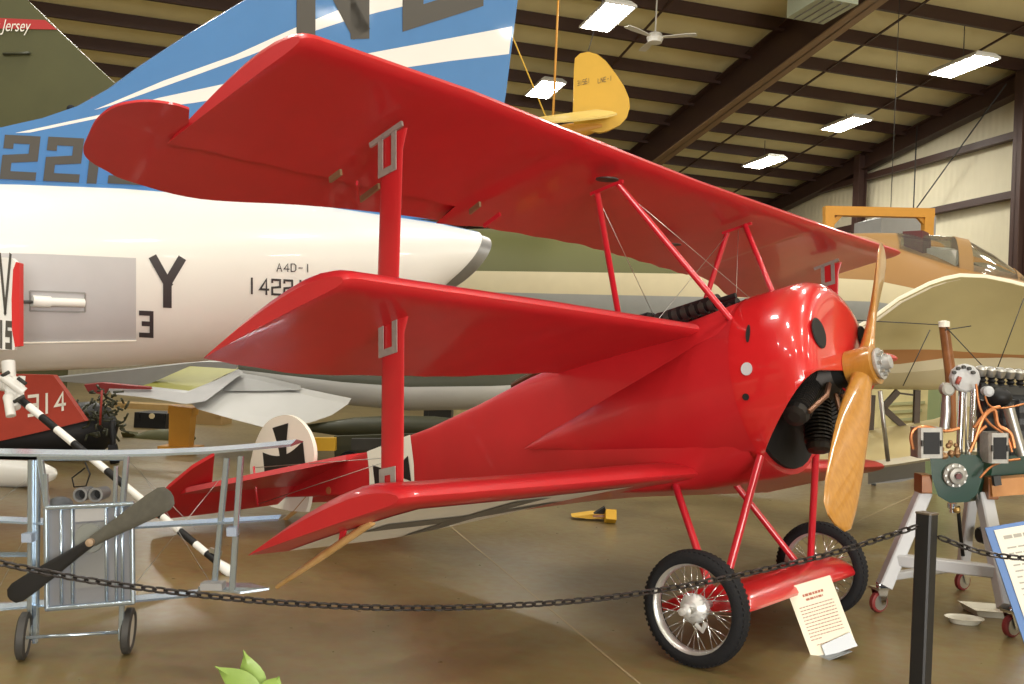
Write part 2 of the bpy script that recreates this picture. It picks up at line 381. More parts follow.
# heater at the top edge
hp = D(822, 2, 19.5)
t = thing('unit_heater', 'pale green boxed unit heater up under the rafter at the top edge', 'heater', hp-Vector((0, 0, .35)))
MB().box(hp+Vector((0, 0, .1)), 1.2, .9, .6, HMR).build('housing', mat('pale_green_enamel', (.42, .47, .36), .4), t)
for i in range(4): MB().box(hp+Vector((0, 0, -.21))+HW*(-.3+i*.2), 1.1, .02, .03, HMR).build('louver', MGREY, t)
MB().tube([hp+Vector((0, 0, .4)), Vector((hp.x, hp.y, roof((hp-hall(0, 0, 0)).dot(HU))-.02))], .02, 6).build('hanger_rod', DGREY, t)

# ================================================================== THE TRIPLANE
tri = thing('triplane', 'bright red triplane with black crosses and wooden propeller, parked in the middle', 'airplane', (0, 0, 0))
def airfoil(n=14, th=.13, camb=.045):
    up, lo = [], []
    for i in range(n+1):
        t = (1-math.cos(math.pi*i/n))/2
        yt = 5*th*(.2969*math.sqrt(t)-.126*t-.3516*t*t+.2843*t**3-.1036*t**4)
        p = .35; cz = camb/p**2*(2*p*t-t*t) if t < p else camb/(1-p)**2*((1-2*p)+2*p*t-t*t)
        up.append((t, cz+yt)); lo.append((t, cz-yt*.85))
    return up[::-1]+lo[1:]           # TE -> LE -> TE(lower)
AF = airfoil()
def lerp_table(tb, y):
    if y <= tb[0][0]: return tb[0][1:]
    for a, b in zip(tb, tb[1:]):
        if y <= b[0]:
            f = (y-a[0])/(b[0]-a[0]); return tuple(a[i]+(b[i]-a[i])*f for i in range(1, len(a)))
    return tb[-1][1:]
def wing(le, te, y0, y1, scal=.018, rib=.30, tipcut=None, th=1.0):
    """le/te: tables (y, x, z) in the aircraft frame"""
    mb = MB(); ys = []; y = y0
    n = int((y1-y0)/.05); ys = [y0, y0+.012, y0+.03, y0+.06]+[y0+.06+(y1-y0-.12)*i/n for i in range(1, n)]+[y1-.06, y1-.03, y1-.012, y1]
    rings = []
    for y in ys:
        lx, lz = lerp_table(le, y); tx, tz = lerp_table(te, y)
        e = min(y-y0, y1-y); s = 1.0
        tk = th*(.62 if e < .006 else .82 if e < .02 else .93 if e < .045 else 1); inset = .03 if e < .006 else .012 if e < .02 else .004 if e < .045 else 0
        ph = (y/rib) % 1; tx += scal*(1-abs(2*ph-1))**.7 * (1 if e > .1 else 0) if scal else 0
        lx -= inset
        vx, vz = tx-lx, tz-lz; L = math.hypot(vx, vz); cx, cz = vx/L, vz/L
        rings.append([T(lx+cx*L*t-(-cz)*0+(-cz)*0+ (cz*h*L*tk*-1 if False else -cz*-h*L*tk*-1*0), y, lz+cz*L*t+h*L*tk) for t, h in AF])
    mb.loft(rings, True, 0, True); return mb
leU = [(-3.04, .24, 2.272), (-2.2, .245, 2.287), (-1.3, .245, 2.268), (-.33, .245, 2.253), (1.03, .245, 2.265), (3.12, .235, 2.305)]
teU = [(-3.05, -.70, 2.24), (-1.38, -.66, 2.235), (-1.36, -.87, 2.215), (-1.06, -.80, 2.22), (-.75, -.785, 2.222), (-.2, -.755, 2.225), (.4, -.78, 2.222), (1.27, -.845, 2.22), (1.36, -.86, 2.22), (1.38, -.66, 2.25), (3.12, -.70, 2.27)]
uw = wing(leU, teU, -3.04, 3.12).build('upper_wing', RED, tri)
leM = [(-2.84, .087, 1.463), (-1.6, .087, 1.455), (-.55, .087, 1.44), (2.9, .087, 1.41)]
teM = [(-2.84, -.885, 1.392), (-2.62, -.95, 1.38), (-2.3, -.96, 1.352), (-1.3, -.95, 1.367), (-.5, -.94, 1.41), (.5, -.94, 1.41), (2.9, -.95, 1.38)]
mw_ = wing(leM, teM, -2.84, 2.90).build('middle_wing', RED, tri)
leL = [(-2.6, -.0864, .685), (-1.3, -.0864, .672), (-.44, -.0864, .664), (.96, -.0864, .625), (2.55, -.0864, .567)]
teL = [(-2.6, -1.14, .567), (-2.2, -1.13, .559), (-1.7, -1.12, .556), (-1.3, -1.12, .575), (-.7, -1.12, .612), (0, -1.12, .615), (.6, -1.12, .60), (2.55, -1.12, .50)]
lw_ = wing(leL, teL, -2.545, 2.55).build('lower_wing', RED, tri)
def on_lower(x, y, off=.004):
    """point just under the lower wing"""
    lx, lz = lerp_table(leL, y); tx, tz = lerp_table(teL, y); t = (x-lx)/(tx-lx)
    lo = [q for q in AF[14:]]
    h = 0
    for a, b in zip(lo, lo[1:]):
        if a[0] <= t <= b[0]: h = a[1]+(b[1]-a[1])*(t-a[0])/(b[0]-a[0])
    return T(x, y, lz+(tz-lz)*t+h*math.hypot(tx-lx, tz-lz)-off)
def cross_poly(s, inner=.17, outer=.42, k=5):
    pts = []
    for q in range(4):
        a = q*math.pi/2; arm = []
        for i in range(k+1):
            f = i/k; arm.append((.17*s+(s-.17*s)*f, -(inner+(outer-inner)*f**1.6)*s))
        arm += [(x, -y) for x, y in reversed(arm)]
        for x, y in arm: pts.append((x*math.cos(a)-y*math.sin(a), x*math.sin(a)+y*math.cos(a)))
    return pts
def cross_quads(mb, s, fn, mi=0, inner=.17, outer=.42, k=6):
    c = inner*s
    mb.add([fn(-c, -c), fn(c, -c), fn(c, c), fn(-c, c)], [[0, 1, 2, 3]], mi)
    for q in range(4):
        a = q*math.pi/2; vs = []
        for i in range(k+1):
            f = i/k; x = c+(s-c)*f; y = (inner+(outer-inner)*f**1.5)*s
            for yy in (-y, y): vs.append(fn(x*math.cos(a)-yy*math.sin(a), x*math.sin(a)+yy*math.cos(a)))
        mb.add(vs, [[2*i, 2*i+1, 2*i+3, 2*i+2] for i in range(k)], mi)
# white field and cross under the starboard lower wing
g = MB(); N = 12; grid = [[on_lower(-.22-.88*i/N, -2.35+1.55*j/N, .004) for j in range(N+1)] for i in range(N+1)]
vs = [p for r in grid for p in r]
g.add(vs, [[i*(N+1)+j, i*(N+1)+j+1, (i+1)*(N+1)+j+1, (i+1)*(N+1)+j] for i in range(N) for j in range(N)])
g.build('wing_insignia_field', OFFW, lw_)
g = MB(); 
def gcr(u0, u1, v0, v1, n=8):
    vs = []
    for i in range(n+1):
        for j in range(n+1): vs.append(on_lower(u0+(u1-u0)*i/n, v0+(v1-v0)*j/n, .008))
    g.add(vs, [[i*(n+1)+j, i*(n+1)+j+1, (i+1)*(n+1)+j+1, (i+1)*(n+1)+j] for i in range(n) for j in range(n)])
gcr(-.58, -.76, -2.2, -.95); gcr(-.26, -1.06, -1.7, -1.45)
g.build('wing_cross', mat('faded_cross', (.16, .15, .13), .6), lw_)
# aileron (starboard) with horn balance, and its twin
def aileron(sgn, dz=0):
    out = [(-.69, -3.0), (-.53, -3.04), (-.42, -3.10), (-.415, -3.17), (-.45, -3.27), (-.54, -3.335), (-.67, -3.34), (-.81, -3.31), (-.93, -3.275), (-1.0, -3.22), (-1.06, -3.12), (-1.117, -2.985), (-1.157, -2.62), (-1.02, -2.148), (-.926, -1.70), (-.875, -1.30), (-.66, -1.30), (-.68, -2.2), (-.69, -2.9)]
    def zc(x): return 2.260+dz+(.0 if x > -.7 else .04*(x+.7))
    rim = [Vector(q) for q in out[2:16]]; sm = []
    for i in range(len(rim)-1):
        p0, p1, p2, p3 = rim[max(i-1, 0)], rim[i], rim[i+1], rim[min(i+2, len(rim)-1)]
        for j in range(6):
            f = j/6; sm.append(tuple(.5*((2*p1)+(p2-p0)*f+(2*p0-5*p1+4*p2-p3)*f*f+(3*p1-p0-3*p2+p3)*f**3)))
    out = out[:2]+sm+out[15:]
    g = MB(); n = len(out); bot = [T(x, y if sgn > 0 else -y, zc(x)-.005) for x, y in out]
    top = [T(x, y if sgn > 0 else -y, zc(x)+.005) for x, y in out]
    g.add(top+bot, [list(range(n)), list(range(2*n-1, n-1, -1))]+[[i, i+n, (i+1) % n+n, (i+1) % n] for i in range(n)])
    o = g.build('aileron', RED, tri)
    return o
ail = aileron(1); aileron(-1, .03)
# fuselage
FS = [(.30, .512, 1.587, .58, 2.05), (.26, .49, 1.585, .575, 2.3), (.05, .42, 1.55, .572, 3.4), (-.15, .40, 1.52, .568, 5), (-.5, .385, 1.505, .60, 8), (-.9, .37, 1.485, .655, 9), (-1.2, .35, 1.455, .695, 10), (-1.7, .305, 1.375, .755, 12),
      (-2.25, .245, 1.312, .82, 12), (-2.7, .205, 1.282, .875, 12), (-3.2, .155, 1.25, .935, 12), (-3.8, .09, 1.215, 1.005, 12), (-4.3, .03, 1.19, 1.06, 12)]
def fring(hw, zt, zb, n, K=40):
    out = []
    for i in range(K):
        a = 2*math.pi*(i+.5)/K; c, s_ = math.cos(a), math.sin(a)
        out.append((math.copysign(abs(c)**(2/n), c)*hw, (zt+zb)/2+math.copysign(abs(s_)**(2/n), s_)*(zt-zb)/2))
    return out
g = MB(); rings = []
for x, hw, zt, zb, n in FS: rings.append([T(x, y, z) for y, z in fring(hw, zt, zb, n)])
g.loft(rings); fus = g.build('fuselage', RED, tri)
for sg in (-1, 1):
    ap = LY(524, 449, -.362); nA = 40; arc = []
    for i in range(nA+1):
        a_ = R(-42)+R(118)*i/nA; arc.append((.30, sg*.5275*math.cos(a_), 1.075+.5275*math.sin(a_)))
    vs = []
    for q in arc:
        for f in (0, .25, .5, .75, 1):
            vs.append(T(ap.x+(q[0]-ap.x)*f, sg*.366+(q[1]-sg*.366)*f, ap.z+(q[2]-ap.z)*f))
    g = MB(); g.add(vs, [[5*i+j, 5*i+j+1, 5*i+j+6, 5*i+j+5] for i in range(nA) for j in range(4)], 0, True); g.build('side_fairing', RED, tri)
def fhw(x):
    for a, b in zip(FS, FS[1:]):
        if b[0] <= x <= a[0]:
            f = (x-a[0])/(b[0]-a[0]); return [a[i]+(b[i]-a[i])*f for i in (1, 2, 3)]
g = MB(); vs = []; xs = [-2.46-.56*i/6 for i in range(7)]
for i, x in enumerate(xs):
    h, zt, zb = fhw(x)
    for f in (.03, .5, .985): vs.append(T(x-(.03 if f < .4 else 0), -h-.004, zb+(zt-zb)*f))
g.add(vs, [[3*i+j, 3*i+j+1, 3*i+j+4, 3*i+j+3] for i in range(6) for j in range(2)]); g.build('fuselage_insignia_field', OFFW, fus)
g = MB(); cross_quads(g, .225, lambda a, b: T(-2.735+a, -fhw(-2.735+a)[0]-.009, 1.05+b)); g.build('fuselage_cross', BLK, fus)
# cockpit coaming and padded rim
g = MB(); rim = []
for i in range(25):
    a = 2*math.pi*i/24; rim.append(T(-1.27+.27*math.cos(a), .24*math.sin(a), 1.485+.02*math.cos(2*a)-.045*(-math.cos(a))))
g.tube(rim, .022, 8); g.build('cockpit_coaming', mat('brown_leather', (.10, .045, .02), .6), tri)
g = MB(); g.add([T(-1.27+.26*math.cos(2*math.pi*i/24), .23*math.sin(2*math.pi*i/24), 1.478+.04*math.cos(2*math.pi*i/24)) for i in range(24)], [list(range(24))]); g.build('cockpit_opening', DARK, tri)
# headrest fairing
g = MB(); g.loft([[T(x, .10*s_*math.cos(math.pi*i/8), zb+h*s_*math.sin(math.pi*i/8)) for i in range(9)] for x, s_, zb, h in ((-1.55, 1, 1.39, .08), (-1.75, .8, 1.35, .07), (-2.1, .1, 1.31, .03))], True, closed=True); g.build('headrest_fairing', RED, tri)
# lifting handle hole plate
q = LY(545, 374, -.30); g = MB(); g.lathe([(0, .02), (.004, .035), (.01, .035)], T(q.x, q.y, q.z), Vector((0, -.8, .6)), 12, caps=True); g.build('filler_cap', mat('brass_cap', (.35, .2, .06), .4, metal=.6), tri)
for (px, py, yy) in ((314, 492, -.1),):
    q = LY(323, 491, -.17); MB().lathe([(0, .03), (.006, .03)], T(q.x, -fhw(q.x)[0] if -4.2 < q.x < .3 else q.y, q.z), (0, -1, 0), 14, caps=True).build('inspection_disc', mat('tan_disc', (.40, .12, .05), .5), tri)
# cowling: turned shell, cut by a slanted plane, with inner skin
HX, HZ = .803, 1.075
g = MB(); prof = [(.24, .515), (.28, .522), (.36, .526), (.57, .526), (.63, .517), (.675, .495), (.702, .462), (.718, .42), (.722, .38), (.724, .30), (.726, .2), (.728, .1), (.728, .065)]
K = 72
rings = [[T(x, r*math.sin(2*math.pi*i/K), 1.075+r*math.cos(2*math.pi*i/K)) for i in range(K)] for x, r in prof]
g.loft(rings, False); cow = g.build('cowling', REDG, tri)
bm = bmesh.new(); bm.from_mesh(cow.data)
pn = (T(-.92*.707, 0, .707)-T(0, 0, 0)).normalized()
o0 = Vector(tri['org'])
bmesh.ops.bisect_plane(bm, geom=bm.verts[:]+bm.edges[:]+bm.faces[:], plane_co=T(.70, 0, 1.045)-o0, plane_no=pn, clear_inner=True)
bm.to_mesh(cow.data); bm.free()
sm_ = cow.modifiers.new('shell', 'SOLIDIFY'); sm_.thickness = .012; sm_.offset = -1
def face_disc(name, y, z, ry, rz, mt, x=.727, par=cow):
    g = MB(); n = 24
    a = [T(x, y+ry*math.cos(2*math.pi*i/n), z+rz*math.sin(2*math.pi*i/n)) for i in range(n)]; b = [T(x+.004, y+ry*.9*math.cos(2*math.pi*i/n), z+rz*.9*math.sin(2*math.pi*i/n)) for i in range(n)]
    g.loft([a, b], True, 0, False); return g.build(name, mt, par)
qa = LX(819, 333, .726); face_disc('cooling_hole', qa.y, qa.z, .082, .082, DARK); face_disc('cooling_hole', -qa.y, qa.z, .082, .082, DARK)
MB().lathe([(-.08, .085), (.0, .085), (.01, .06)], T(.735, 0, HZ), T(1, 0, 0)-T(0, 0, 0), 20, caps=True).build('shaft_opening', DARK, cow)
for (px, py, rx, ry_) in ((745, 333, .012, .05), (749, 369, .032, .034), (748, 397, .018, .018)):
    q = LY(px, py, -.50)
    g = MB(); n = 16; 
    a = [T(q.x+rx*math.cos(2*math.pi*i/n), -math.sqrt(max(.0,   .528**2-(q.z+ry_*math.sin(2*math.pi*i/n)-1.075)**2))-.002, q.z+ry_*math.sin(2*math.pi*i/n)) for i in range(n)]
    g.prism(a, (0, -.003, 0)); g.build('access_port', mat('port_grey', (.55, .57, .6), .4) if rx > .03 else DARK, cow)
# firewall / engine bay
g = MB(); g.lathe([(0, .01), (0, .45), (.02, .45)], T(.30, 0, 1.06), T(1, 0, 0)-T(0, 0, 0), 32, caps=True); g.build('firewall', DARK, tri)
AXF = (T(1, 0, 0)-T(0, 0, 0)).normalized()
eng = MB().lathe([(-.16, .05), (-.15, .13), (.06, .14), (.12, .09), (.16, .05)], T(.53, 0, HZ), AXF, 20, caps=True).build('rotary_engine', mat('engine_casting', (.035, .03, .026), .55, metal=.4, noise=.2), tri)
for i in range(9):
    a = 2*math.pi*(i+.5)/9+.35; dv = (T(0, math.sin(a), math.cos(a))-T(0, 0, 0)).normalized()
    prof = [(.11, .05)]
    for k_ in range(12): prof += [(.13+k_*.021, .075), (.139+k_*.021, .075), (.141+k_*.021, .06), (.149+k_*.021, .06)]
    prof += [(.39, .07), (.42, .06), (.43, .03)]
    MB().lathe(prof, T(.53, 0, HZ), dv, 16, caps=True, smooth=False).build('cylinder', mat('engine_black', (.03, .027, .025), .45, metal=.5, noise=.3), eng)
    pp = [T(.64, 0, HZ)+dv*.12, T(.66, 0, HZ)+dv*.25, T(.60, 0, HZ)+dv*.40]
    MB().tube(pp, .014, 8).build('intake_pipe', mat('engine_copper', (.25, .13, .08), .4, metal=.6), eng)
# propeller
prop = None
PH = .803
def prop_mb():
    mb = MB(); hub = T(.80, 0, HZ); ax = AXF; phi = .8028
    rd = (T(0, math.sin(phi), math.cos(phi))-T(0, 0, 0)).normalized(); tg = ax.cross(rd)
    st = [(-1.087, .02, .012, 14), (-1.075, .13, .016, 12), (-1.03, .20, .02, 13), (-.9, .225, .026, 15), (-.7, .215, .034, 20), (-.5, .195, .042, 26), (-.3, .16, .055, 34), (-.16, .12, .075, 42), (-.09, .115, .10, 60), (0, .13, .12, 80)]
    st += [(-r, c, t_, 180-b) if False else (-r, c, t_, b) for r, c, t_, b in reversed(st[:-1])]
    rings = []
    for r, c, th, b in st:
        sg = 1 if r > 0 else -1
        bb = R(b)
        if abs(r) < .05: bb = R(80)
        ch = tg*(math.cos(bb)*sg)*PSG + ax*math.sin(bb); nn = rd.cross(ch)
        ring = []
        for i in range(16):
            a = 2*math.pi*i/16; ring.append(hub+rd*r+ch*(c/2*math.copysign(abs(math.cos(a))**.8, math.cos(a)))+nn*(th/2*math.sin(a)))
        rings.append(ring)
    # keep neighbouring rings aligned through the hub
    for i in range(1, len(rings)):
        best = min(((sum((rings[i-1][j]-q[j]).length for j in range(16)), q) for q in ([rings[i][(j+s_) % 16] for j in range(16)] if d_ else [rings[i][(s_-j) % 16] for j in range(16)] for s_ in range(16) for d_ in (0, 1))), key=lambda t_: t_[0])
        rings[i] = best[1]
    mb.loft(rings); return mb
PSG = 1
prop = prop_mb().build('propeller', PROPW, tri)
MB().lathe([(-.075, .06), (-.07, .105), (.07, .105), (.078, .06)], T(.80, 0, HZ), AXF, 24, caps=True).build('propeller_boss', PROPW, prop)
g = MB(); g.lathe([(0, .075), (.012, .085), (.02, .085), (.024, .04), (.07, .036), (.075, .02)], T(.875, 0, HZ), AXF, 20, caps=True); g.build('hub_plate', mat('cast_hub', (.5, .5, .5), .4, metal=.5, noise=.2, scale=40), prop)
for i in range(8):
    a = 2*math.pi*i/8; p = T(.895, .058*math.sin(a), HZ+.058*math.cos(a)); MB().lathe([(0, .011), (.022, .011)], p, AXF, 6, caps=True, smooth=False).build('hub_bolt', STEEL, prop)
# interplane struts
def strut(sgn):
    y = -2.345*sgn; g = MB()
    def sec(xc, z, c, t_=.022): return [T(xc+c/2*math.cos(2*math.pi*i/18), y+t_/2*math.sin(2*math.pi*i/18), z) for i in range(18)]
    g.loft([sec(-.372, .69, .16), sec(-.367, .75, .14), sec(-.252, 1.36, .14), sec(-.235, 1.42, .18)])
    g.loft([sec(-.265, 1.47, .17), sec(-.247, 1.57, .138), sec(-.122, 2.12, .138), sec(-.10, 2.2, .18)])
    s_ = g.build('interplane_strut', RED, tri)
    def U_(zb, zt, xb, xt, wd, yo=-.014, flip=False):
        g = MB(); w_ = .03
        def P_(u, v): return T(xb+(xt-xb)*v+u, y+yo, zb+(zt-zb)*v)
        h_ = w_/(zt-zb)
        pts = [(-wd/2, 1), (-wd/2, 0), (wd/2, 0), (wd/2, 1), (wd/2-w_, 1), (wd/2-w_, h_), (-wd/2+w_, h_), (-wd/2+w_, 1)]
        if flip: pts = [(a, 1-b) for a, b in pts]
        q = [P_(*p) for p in pts]; n = 8
        vs = q+[p+Vector((0, -.004, 0)) for p in q]; quads = [(0, 1, 6, 7), (1, 2, 5, 6), (2, 3, 4, 5)]
        g.add(vs, [list(f) for f in quads]+[[i+8 for i in f] for f in quads]+[[i, (i+1) % 8, (i+1) % 8+8, i+8] for i in range(8)])
        return g.build('strut_bracket', PLATE, s_)
    U_(2.04, 2.205, -.15, -.12, .115); U_(1.285, 1.43, -.28, -.255, .115); U_(.70, .83, -.385, -.365, .10, flip=True); U_(1.50, 1.60, -.265, -.255, .09, flip=True)
    g = MB(); g.bar(T(-.235, y-.012, 2.205), T(-.025, y-.012, 2.222), .012, .022); g.build('strut_shoe', PLATE, s_)
    g = MB(); g.bar(T(-.39, y-.012, 1.425), T(-.165, y-.012, 1.44), .012, .022); g.build('strut_shoe', PLATE, s_)
strut(1); strut(-1)
# cabane struts
def cab(a, b, r=.018): MB().tube([T(*a), T(*b)], r, 10).build('cabane_strut', REDM, tri)
cab((-.067, -.914, 2.20), (-.44, -.33, 1.46)); cab((.065, -.904, 2.20), (.285, -.36, 1.44)); cab((-.087, .582, 2.20), (-.36, .33, 1.5)); cab((.063, .545, 2.2), (.27, .33, 1.55))
for y in (-.91, .565): MB().bar(T(-.11, y, 2.203), T(.10, y, 2.203), .02, .018).build('cabane_shoe', REDM, tri)
for a, b in (((.06, -.9, 2.19), (.2, .3, 1.56)), ((-.08, -.9, 2.19), (-.4, .1, 1.5)), ((.0, .57, 2.19), (.05, .2, 1.6)), ((-.08, .57, 2.19), (-.25, -.2, 1.6))):
    MB().tube([T(*a), T(*b)], .002, 5).build('bracing_wire', STEEL, tri)
for px, py in ((607, 180), (672, 245)): 
    q = LZ(px, py, 2.18); g = MB(); g.lathe([(0, .06), (.006, .06)], T(q.x, q.y, q.z), (0, 0, 1), 14, caps=True); g.build('pulley_plate', DGREY, uw)
# little fittings under the upper wing
for (a, b) in (((330, 180), (341, 172)), ((470, 212), (480, 204)), ((360, 200), (379, 186))):
    p = LZ(*a, 2.175); q = LZ(*b, 2.175); MB().bar(T(*p), T(*q), .012, .028).build('cable_guide', mat('tarnished_brass', (.34, .27, .15), .4, metal=.5), uw)
for (a, b) in (((357, 183), (359, 201)), ((500, 214), (484, 226))):
    p = LZ(*a, 2.17); q = LZ(*b, 2.15); MB().bar(T(*p), T(*q), .01, .022).build('control_horn', REDM, ail)
# guns
for y in (-.11, .13):
    gun = MB(); a = T(-.75, y, 1.60); b = T(.21, y, 1.615); d_ = (b-a).normalized()
    gun.bar(T(-.77, y, 1.60), T(-.35, y, 1.605), .10, .13, (0, 0, 1), bev=.01); gun.tube([T(-.35, y, 1.61), T(.11, y, 1.62)], .042, 14); gun.tube([T(.11, y, 1.62), T(.22, y, 1.622)], .016, 10)
    o = gun.build('machine_gun', BLACKM, tri)
    for i in range(7): MB().lathe([(0, .044), (.018, .047), (.036, .044)], T(-.31+i*.06, y, 1.61), AXF, 14, caps=True).build('cooling_jacket_ring', mat('gun_steel', (.07, .075, .07), .35, metal=.6), o)
    MB().bar(T(-.5, y, 1.66), T(-.5, y, 1.70), .02, .02).build('rear_sight', BLACKM, o)
MB().lathe([(0, .05), (.10, .05), (.11, .03)], T(-.33, -.27, 1.50), T(0, 0, 1)-T(0, 0, 0), 14, caps=True).build('ammunition_drum', STEEL, tri)
MB().bar(T(-.45, -.2, 1.5), T(-.43, -.2, 1.62), .07, .05).build('feed_block', RED, tri)
# tailplane, elevator, rudder, skid
ang = math.atan2(.11, .85)
def tz(x): return 1.26+(x+3.25)*.122
g = MB(); half = [(-3.25, .0), (-3.3, .16), (-4.06, 1.12), (-4.12, 1.13)]
out = [(x, y) for x, y in half]+[(x, -y) for x, y in reversed(half[1:])]
n = len(out); top = [T(x, y, tz(x)+.02) for x, y in out]; bot = [T(x, y, tz(x)-.02) for x, y in out]
g.add(top+bot, [list(range(n)), list(range(2*n-1, n-1, -1))]+[[i, i+n, (i+1) % n+n, (i+1) % n] for i in range(n)]); tp = g.build('tailplane', RED, tri)
hz = tz(-4.12); dr = R(25)
for sg in (-1, 1):
    half = [(.02, .02), (.02, 1.135), (.30, 1.16), (.44, 1.13), (.50, 1.11), (.50, 1.09)] if False else [(0, .03), (0, .86), (.52, 1.10), (.36, 1.2), (.1, 1.27), (-.12, 1.285), (-.33, 1.2), (-.37, 1.08), (-.36, .8), (-.33, .4), (-.3, .06)]
    g = MB(); top = []; bot = []
    for u_, y in half:
        x = -4.13+u_*math.cos(dr); z = hz+u_*math.sin(dr); top.append(T(x, sg*y, z+.013)); bot.append(T(x, sg*y, z-.013))
    n = len(half); g.add(top+bot, [list(range(n)), list(range(2*n-1, n-1, -1))]+[[i, i+n, (i+1) % n+n, (i+1) % n] for i in range(n)])
    el = g.build('elevator', RED, tri)
    MB().tube([T(-4.05, sg*.5, hz-.16), T(-4.06, sg*.5, hz+.16)], .01, 6).build('control_horn', REDM, el)
    for zz in (-.15, .15): MB().tube([T(-4.06, sg*.5, hz+zz), T(-2.6, sg*.22, 1.15)], .003, 4).build('control_cable', STEEL, el)
op = [(252, 455), (258, 436), (268, 421), (283, 415), (296, 418), (306, 428), (312, 441), (314, 455), (312, 472), (306, 512), (290, 511), (272, 507), (262, 500), (254, 487), (250, 470)]
oq = []
for i in range(len(op)):
    p0, p1, p2, p3 = (Vector(op[(i+d_) % len(op)]) for d_ in (-1, 0, 1, 2))
    if i in (9, 10): oq.append(tuple(p1)); continue
    for j in range(4):
        f = j/4; oq.append(tuple(.5*((2*p1)+(p2-p0)*f+(2*p0-5*p1+4*p2-p3)*f*f+(3*p1-p0-3*p2+p3)*f**3)))
lp = [LY(x, y, -.018) for x, y in oq]
g = MB(); g.prism([T(*p) for p in lp], (0, .036, 0)); rud = g.build('rudder', OFFW, tri)
cc = LY(284, 461, -.02); g = MB(); cross_quads(g, .315, lambda a, b: T(cc.x+a*.95, -.024, cc.z+b), outer=.40); g.build('rudder_cross', BLK, rud)
g = MB(); g.tube([T(-4.0, 0, 1.06), T(-4.25, 0, .93), T(-4.42, 0, .87)], [.02, .02, .016], 8); g.build('tail_skid', CANE, tri)
# wing tip skid
p = LY(372, 522, -2.35); q = LY(277, 587, -2.35)
def ext(a, b, t_): return a+(b-a)*t_
g = MB(); g.tube([T(*p), T(*ext(p, q, .5)), T(*q)], [.017, .018, .010], 10); sk = g.build('wing_tip_skid', CANE, tri)
MB().bar(T(-.68, -2.35, .66), T(*ext(p, q, .30)), .012, .03).build('skid_bracket', REDM, sk)
# undercarriage
def gear(a, b, r=.02): MB().tube([T(*a), T(*b)], r, 10).build('gear_strut', REDM, tri)
YT = .776
for sg in (1, -1):
    gear((.30, -.36*sg, .70), (.03, -.55*sg, .02), .021); gear((-.26, -.33*sg, .62), (-.02, -.55*sg, .02), .021)
MB().tube([T(.02, -.87, 0), T(.0, 0, 0), T(.02, .87, 0)], .02, 10).build('axle', STEEL, tri)
leA = [(-1, .20, -.01), (1, .20, -.01)]; teA = [(-1, -.32, -.03), (1, -.32, -.03)]
g = wing([(-1, .23, -.04), (1, .23, -.04)], [(-1, -.36, -.01), (1, -.36, -.01)], -.66, .79, 0, th=1.7); g.build('axle_fairing', REDG, tri)
def build_wheel(yc, sg):
    ctr = Vector((0, yc, RW)); ax = Vector((0, -sg, 0)); RWL = .288
    g = MB(); prof = []
    for i in range(19):
        a = math.pi*(-.14)+math.pi*1.28*i/18
        prof.append((-.05*math.cos(a), RWL-.047+.047*math.sin(a)))
    g.lathe(prof, ctr, ax, 64)
    for i in range(64):     # tread blocks
        a = 2*math.pi*i/64; rv = Vector((math.cos(a), 0, math.sin(a))); tv = Vector((-math.sin(a), 0, math.cos(a)))
        for s_ in (-1, 0, 1): g.bar(ctr+ax*(s_*.026)+rv*(RWL-.010-(.010 if s_ else 0)), ctr+ax*(s_*.026)+rv*(RWL+.000-(.006 if s_ else 0)), .014, .018, ax)
    whl = g.build('wheel', RUB, tri)
    MB().lathe([(-.028, .232), (-.032, .226), (-.026, .214), (-.012, .206), (.012, .206), (.026, .214), (.032, .226), (.028, .232)], ctr, ax, 64).build('rim', mat('aluminium_rim', (.62, .62, .60), .3, metal=.7), whl)
    MB().lathe([(-.09, .0), (-.09, .022), (-.05, .03), (-.04, .06), (-.02, .065), (.02, .075), (.03, .068), (.05, .04), (.09, .034), (.10, .02), (.135, .018), (.14, .0)], ctr, ax, 28).build('hub', mat('cast_aluminium', (.62, .62, .61), .38, metal=.35, noise=.15, scale=50), whl)
    if sg > 0:
        g = MB(); pts = [ctr+ax*.04+Vector((.03, 0, -.07)), ctr+ax*.045+Vector((.07, 0, -.09)), ctr+ax*.045+Vector((.085, 0, -.05))]
        g.tube(pts, .012, 8); g.build('brake_arm', mat('cast_aluminium', (.6, .6, .6), .4), whl)
    sp = MB(); a0 = ctr+ax*.04; 
    sp0 = None
    for i in range(36):
        a = 2*math.pi*i/36; b = a+(.55 if (i//2) % 2 else -.55); side = .035 if i % 2 else -.03
        p = ctr+ax*side+Vector((math.cos(b), 0, math.sin(b)))*.05; q = ctr+Vector((math.cos(a), 0, math.sin(a)))*.21
        MB().tube([p, q], .0022, 5).build('spoke', CHROME, whl)
build_wheel(-YT, 1); build_wheel(YT, -1)

